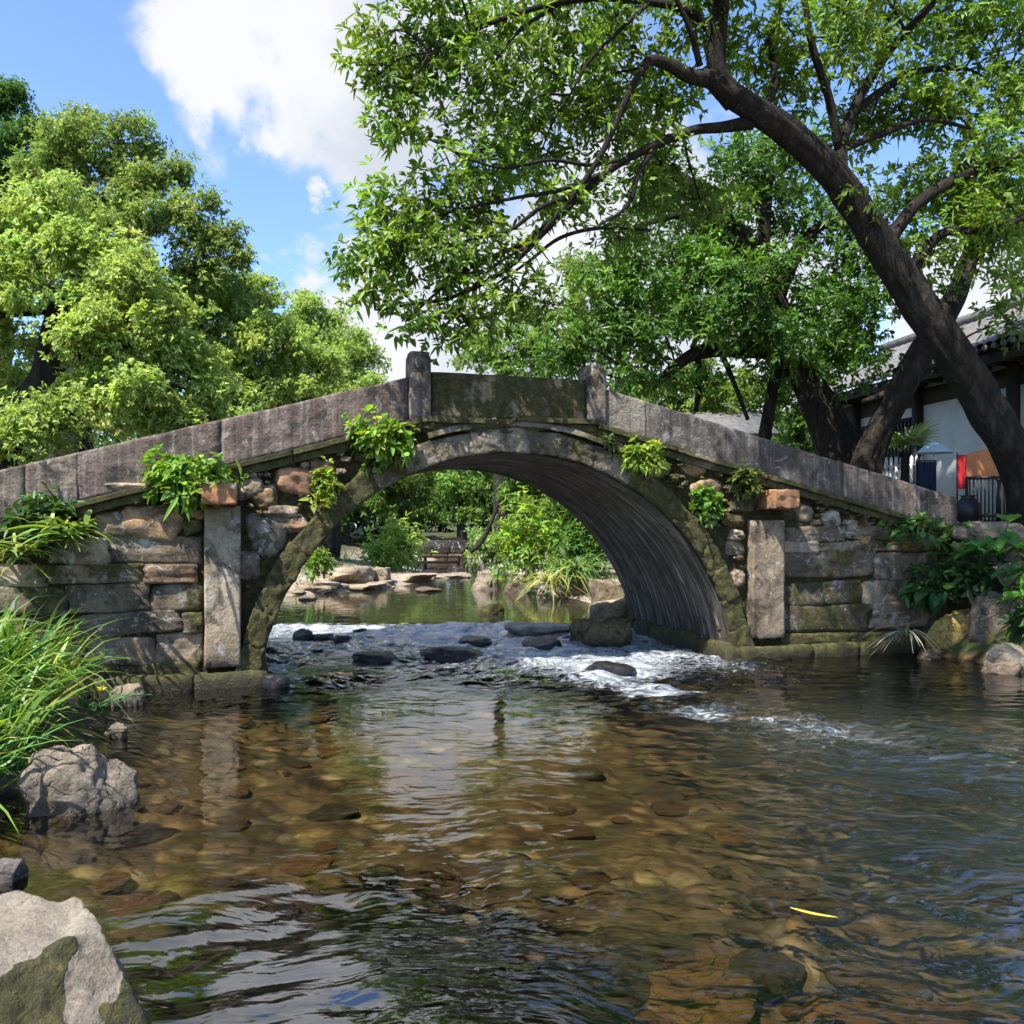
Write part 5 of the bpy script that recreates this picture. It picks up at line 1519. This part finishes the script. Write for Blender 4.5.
b = on_plaza(984, 512, 13.6)
root = thing('shop_board', b, 'orange wooden board with a rounded top standing by the trunk', 'sign board')
mb = MB()
zl, zh = 1.7 - (480 - 525) / F_PX * 13.6 - b[2], 1.7 - (450 - 525) / F_PX * 13.6 - b[2]
xs = np.linspace(-.30, .30, 13)
zz = zh - .10 * (np.abs(xs) / .3) ** 2
for y_, fl in ((-.03, 0), (.03, 1)):
    q = np.stack([np.stack([xs, xs * 0 + y_, xs * 0 + zl], -1), np.stack([xs, xs * 0 + y_, zz], -1)], 1).reshape(-1, 3)
    mb.add(q, grid_quads(13, 2) if not fl else grid_quads(13, 2)[:, ::-1])
q = np.stack([np.stack([xs, xs * 0 - .03, zz], -1), np.stack([xs, xs * 0 + .03, zz], -1)], 1).reshape(-1, 3)
mb.add(q, grid_quads(13, 2))
mb.build('board', M['orange'], root)
for sx in (-.25, .25):
    mb = MB(); tube(mb, [(sx, .05, -.02), (sx, .05, zh - .12)], [.025, .025], 6); mb.build('post', M['dark_wood'], root)
# red cloth banner on its pole
b = on_plaza(961, 512, 13.4)
root = thing('red_banner', b, 'narrow red cloth banner hanging left of the orange board', 'banner')
z0, z1 = 1.7 - (489 - 525) / F_PX * 13.4 - b[2], 1.7 - (456 - 525) / F_PX * 13.4 - b[2]
mb = MB(); tube(mb, [(-.06, 0, -.02), (-.06, 0, z1 + .05)], [.012, .012], 6); tube(mb, [(-.06, 0, z1 + .01), (.07, 0, z1 + .01)], [.008, .008], 6); mb.build('pole', M['dark_wood'], root)
mb = MB()
U, Z = np.meshgrid(np.linspace(-.045, .065, 8), np.linspace(z0, z1, 9), indexing='ij')
for off, fl in ((-.006, 0), (.006, 1)):
    mb.add(np.stack([U, off + .012 * np.sin(U * 60 + Z * 6), Z], -1).reshape(-1, 3), grid_quads(8, 9) if not fl else grid_quads(8, 9)[:, ::-1])
mb.build('cloth', M['red'], root)
# black railing
a, b2 = on_plaza(966, 512, 13.3), on_plaza(1012, 512, 13.1)
root = thing('black_railing', (a + b2) / 2, 'black metal railing below the orange board', 'railing')
ob = (a + b2) / 2
zr1 = 1.7 - (478 - 525) / F_PX * 13.3
mb = MB()
for z in (GZP + .10, zr1):
    tube(mb, [(a[0], a[1], z), (b2[0], b2[1], z)], [.025, .025], 6)
mb.build('rail', M['black'], root, ob)
for t in np.linspace(0, 1, 13):
    p = a + (b2 - a) * t
    mb = MB(); tube(mb, [(p[0], p[1], GZP - .05), (p[0], p[1], zr1)], [.012, .012], 6); mb.build('baluster', M['black'], root, ob)
# black jar
b = on_plaza(968, 518, 12.9)
mb = MB()
prof = [(.10, 0), (.16, .06), (.19, .18), (.17, .30), (.11, .37), (.09, .40), (.12, .43), (.10, .43), (.07, .38)]
an = np.linspace(0, 2 * np.pi, 21)[:-1]
q = np.array([[(r * math.cos(t), r * math.sin(t), z - .06) for t in an] for r, z in prof])
i = np.arange(len(prof) - 1)[:, None] * 20; j = np.arange(20)[None]
mb.add(q.reshape(-1, 3) + b, np.stack([i + j, i + (j + 1) % 20, i + 20 + (j + 1) % 20, i + 20 + j], -1).reshape(-1, 4), None)
tag(mb.build('black_jar', M['black'], None, b), 'squat black jar beside the end of the parapet', 'jar')
# white picket fence
a, b2 = P(872, 478, 16.2), P(922, 478, 15.4)
root = thing('picket_fence', (a + b2) / 2, 'short white picket fence under the fan palm', 'fence')
ob = (a + b2) / 2
zt = P(872, 458, 16.2)[2]
for t in np.linspace(0, 1, 11):
    p = a + (b2 - a) * t
    mb = MB()
    box(mb, (p[0] - .025, p[1] - .012, GZP - .05), (p[0] + .025, p[1] + .012, zt - .05))
    V = np.array([[p[0] - .025, p[1] - .012, zt - .05], [p[0] + .025, p[1] - .012, zt - .05], [p[0], p[1] - .012, zt], [p[0] - .025, p[1] + .012, zt - .05], [p[0] + .025, p[1] + .012, zt - .05], [p[0], p[1] + .012, zt]])
    mb.add(V, [[0, 2, 5, 3], [1, 4, 5, 2]], [[0, 1, 2], [3, 5, 4]])
    mb.build('picket', M['white'], root, ob)
mb = MB()
for z in (zt - .18, zt - .55):
    q0, q1 = a + np.array([0, .02, 0]), b2 + np.array([0, .02, 0])
    tube(mb, [(q0[0], q0[1], z), (q1[0], q1[1], z)], [.02, .02], 5)
mb.build('rail', M['white'], root, ob)
# fan palm
rng = np.random.default_rng(620)
b = P(905, 470, 14.8)
root = thing('fan_palm', np.array([b[0], b[1], GZP]), 'pale green fan palm in front of the house wall', 'palm')
ob = np.array(root.location)
mb = MB(); tube(mb, [ob - np.array([0, 0, .1]), ob + np.array([0, 0, .5]), P(905, 452, 14.8)], [.09, .08, .07], 9, .1); mb.build('trunk', M['bark_far'], root, ob)
mb = MB()
hub = P(905, 450, 14.8)
for f in range(9):
    fd = unit(np.array([math.cos(f * .7 + .3), math.sin(f * .7 + .3) * .8, rng.uniform(.3, 1.0)]))
    tipc = hub + fd * .20
    tube(mb, [hub, tipc], [.010, .007], 5, 0, 1, (.16, .22, .07))
    sd = unit(np.cross(fd, [0, 0, 1.0])); nn = np.cross(sd, fd)
    k_ = np.linspace(-1.5, 1.5, 17)
    dirs = fd[None] * np.cos(k_)[:, None] + sd[None] * np.sin(k_)[:, None] + nn[None] * .15
    blades(mb, rng, np.repeat(tipc[None], 17, 0), dirs, .62 * (1 - .12 * np.abs(k_)), .045, .30, leaf_cols(rng, 17, (.32, .42, .16), .15, .1))
mb.build('frond', M['blade'], root, ob)

# ------------------------------------------------------------------ sky, sun, camera
SUN = unit(np.array([-.52, -.58, 1.20]))
el = math.asin(SUN[2]); az = math.atan2(SUN[0], SUN[1])
world = bpy.data.worlds.new('World'); scene.world = world
world.use_nodes = True
nt = world.node_tree; nt.nodes.clear(); w = NT(nt)
sky = w.n('ShaderNodeTexSky', sky_type='NISHITA', sun_disc=False, sun_elevation=el, sun_rotation=az, altitude=100, air_density=1.0, dust_density=.6, ozone_density=2.5)
gen = w.n('ShaderNodeTexCoord').outputs['Generated']
dirv = w.vmath('NORMALIZE', gen)
nz1 = w.noise(dirv, 5.5, 7, .58, .3, 1)
wd_ = w.vmath('ADD', dirv, w.vmath('MULTIPLY', w.vmath('SUBTRACT', nz1, (.5, .5, .5)), (.26, .26, .26)))
mask = None
def pdir(x, y): return unit(np.array([(x - 512) / F_PX, 1.0, (HZ - y) / F_PX]))
for (x, y, r) in ((215, 25, 80), (290, 60, 115), (370, 110, 95), (430, 70, 120), (250, 110, 45), (400, 165, 50), (520, 60, 130), (312, 204, 20), (282, 282, 34), (305, 292, 46), (345, 330, 55), (410, 350, 70), (500, 360, 90), (600, 270, 140), (740, 300, 150), (960, 300, 100), (480, 250, 80), (430, 280, 100), (250, -150, 170), (420, -260, 190), (60, -330, 170), (620, -430, 220), (200, -600, 260), (800, -700, 260)):  # clouds above the frame and one behind the boughs are added for water reflections
    p = pdir(x, y)
    dd = w.vmath('DISTANCE', wd_, tuple(p))
    rr = r / F_PX * (p[1]) * 1.1
    mk = w.map(dd, rr * 1.25, rr * .35, 0, 1, False)
    mask = mk if mask is None else w.math('MAXIMUM', mask, mk)
nz2 = w.noise(dirv, 9, 9, .62, .2)
cl = w.map(w.math('ADD', mask, w.math('MULTIPLY', w.math('SUBTRACT', nz2, .5), 1.5)), .28, .80)
gcl = w.map(w.noise(w.scale(dirv, (1, 1, 2.2)), 2.4, 8, .6, .3), .56, .68)       # the rest of the sky, out of the frame
front = w.map(w.n('ShaderNodeSeparateXYZ', {0: dirv}).outputs[1], .55, .15)
cl = w.math('MAXIMUM', cl, w.math('MULTIPLY', gcl, front))
shade = w.map(w.noise(w.vmath('ADD', dirv, (.0, .0, .06)), 4.2, 6, .55), .38, .64)
ccol = w.mix(shade, (2.25, 2.38, 2.62), (3.05, 3.08, 3.14))
bg = w.n('ShaderNodeBackground', {'Color': w.mix(w.math('MULTIPLY', cl, .96), w.mix(1, sky.outputs[0], (.78, .86, 1.0), 'MULTIPLY'), ccol), 'Strength': .115})
w.n('ShaderNodeOutputWorld', {'Surface': bg.outputs[0]})

sl = bpy.data.lights.new('sun', 'SUN'); sl.energy = 3.9; sl.angle = math.radians(.6); sl.color = (1.0, .955, .88)
so = bpy.data.objects.new('sun', sl); COL.objects.link(so)
so.rotation_euler = Vector(SUN).to_track_quat('Z', 'Y').to_euler()
so.location = (-20, -14, 40)

cam = bpy.data.cameras.new('camera'); cam.sensor_width = 36; cam.lens = F_PX / 1024 * 36
cam.shift_y = (HZ - 512) / 1024; cam.clip_end = 1500; cam.clip_start = .05
co = bpy.data.objects.new('camera', cam); COL.objects.link(co)
co.location = (0, 0, CAMH); co.rotation_euler = (math.pi / 2, 0, 0)
scene.camera = co

vs = scene.view_settings
vs.view_transform = 'Standard'; vs.look = 'None'; vs.exposure = 1.5; vs.gamma = 1
scene.cycles.use_denoising = True
scene.cycles.max_bounces = 5
scene.cycles.diffuse_bounces = 3
scene.cycles.use_adaptive_sampling = True
scene.cycles.adaptive_threshold = .03
scene.cycles.transparent_max_bounces = 8
scene.cycles.caustics_reflective = False
scene.cycles.caustics_refractive = False
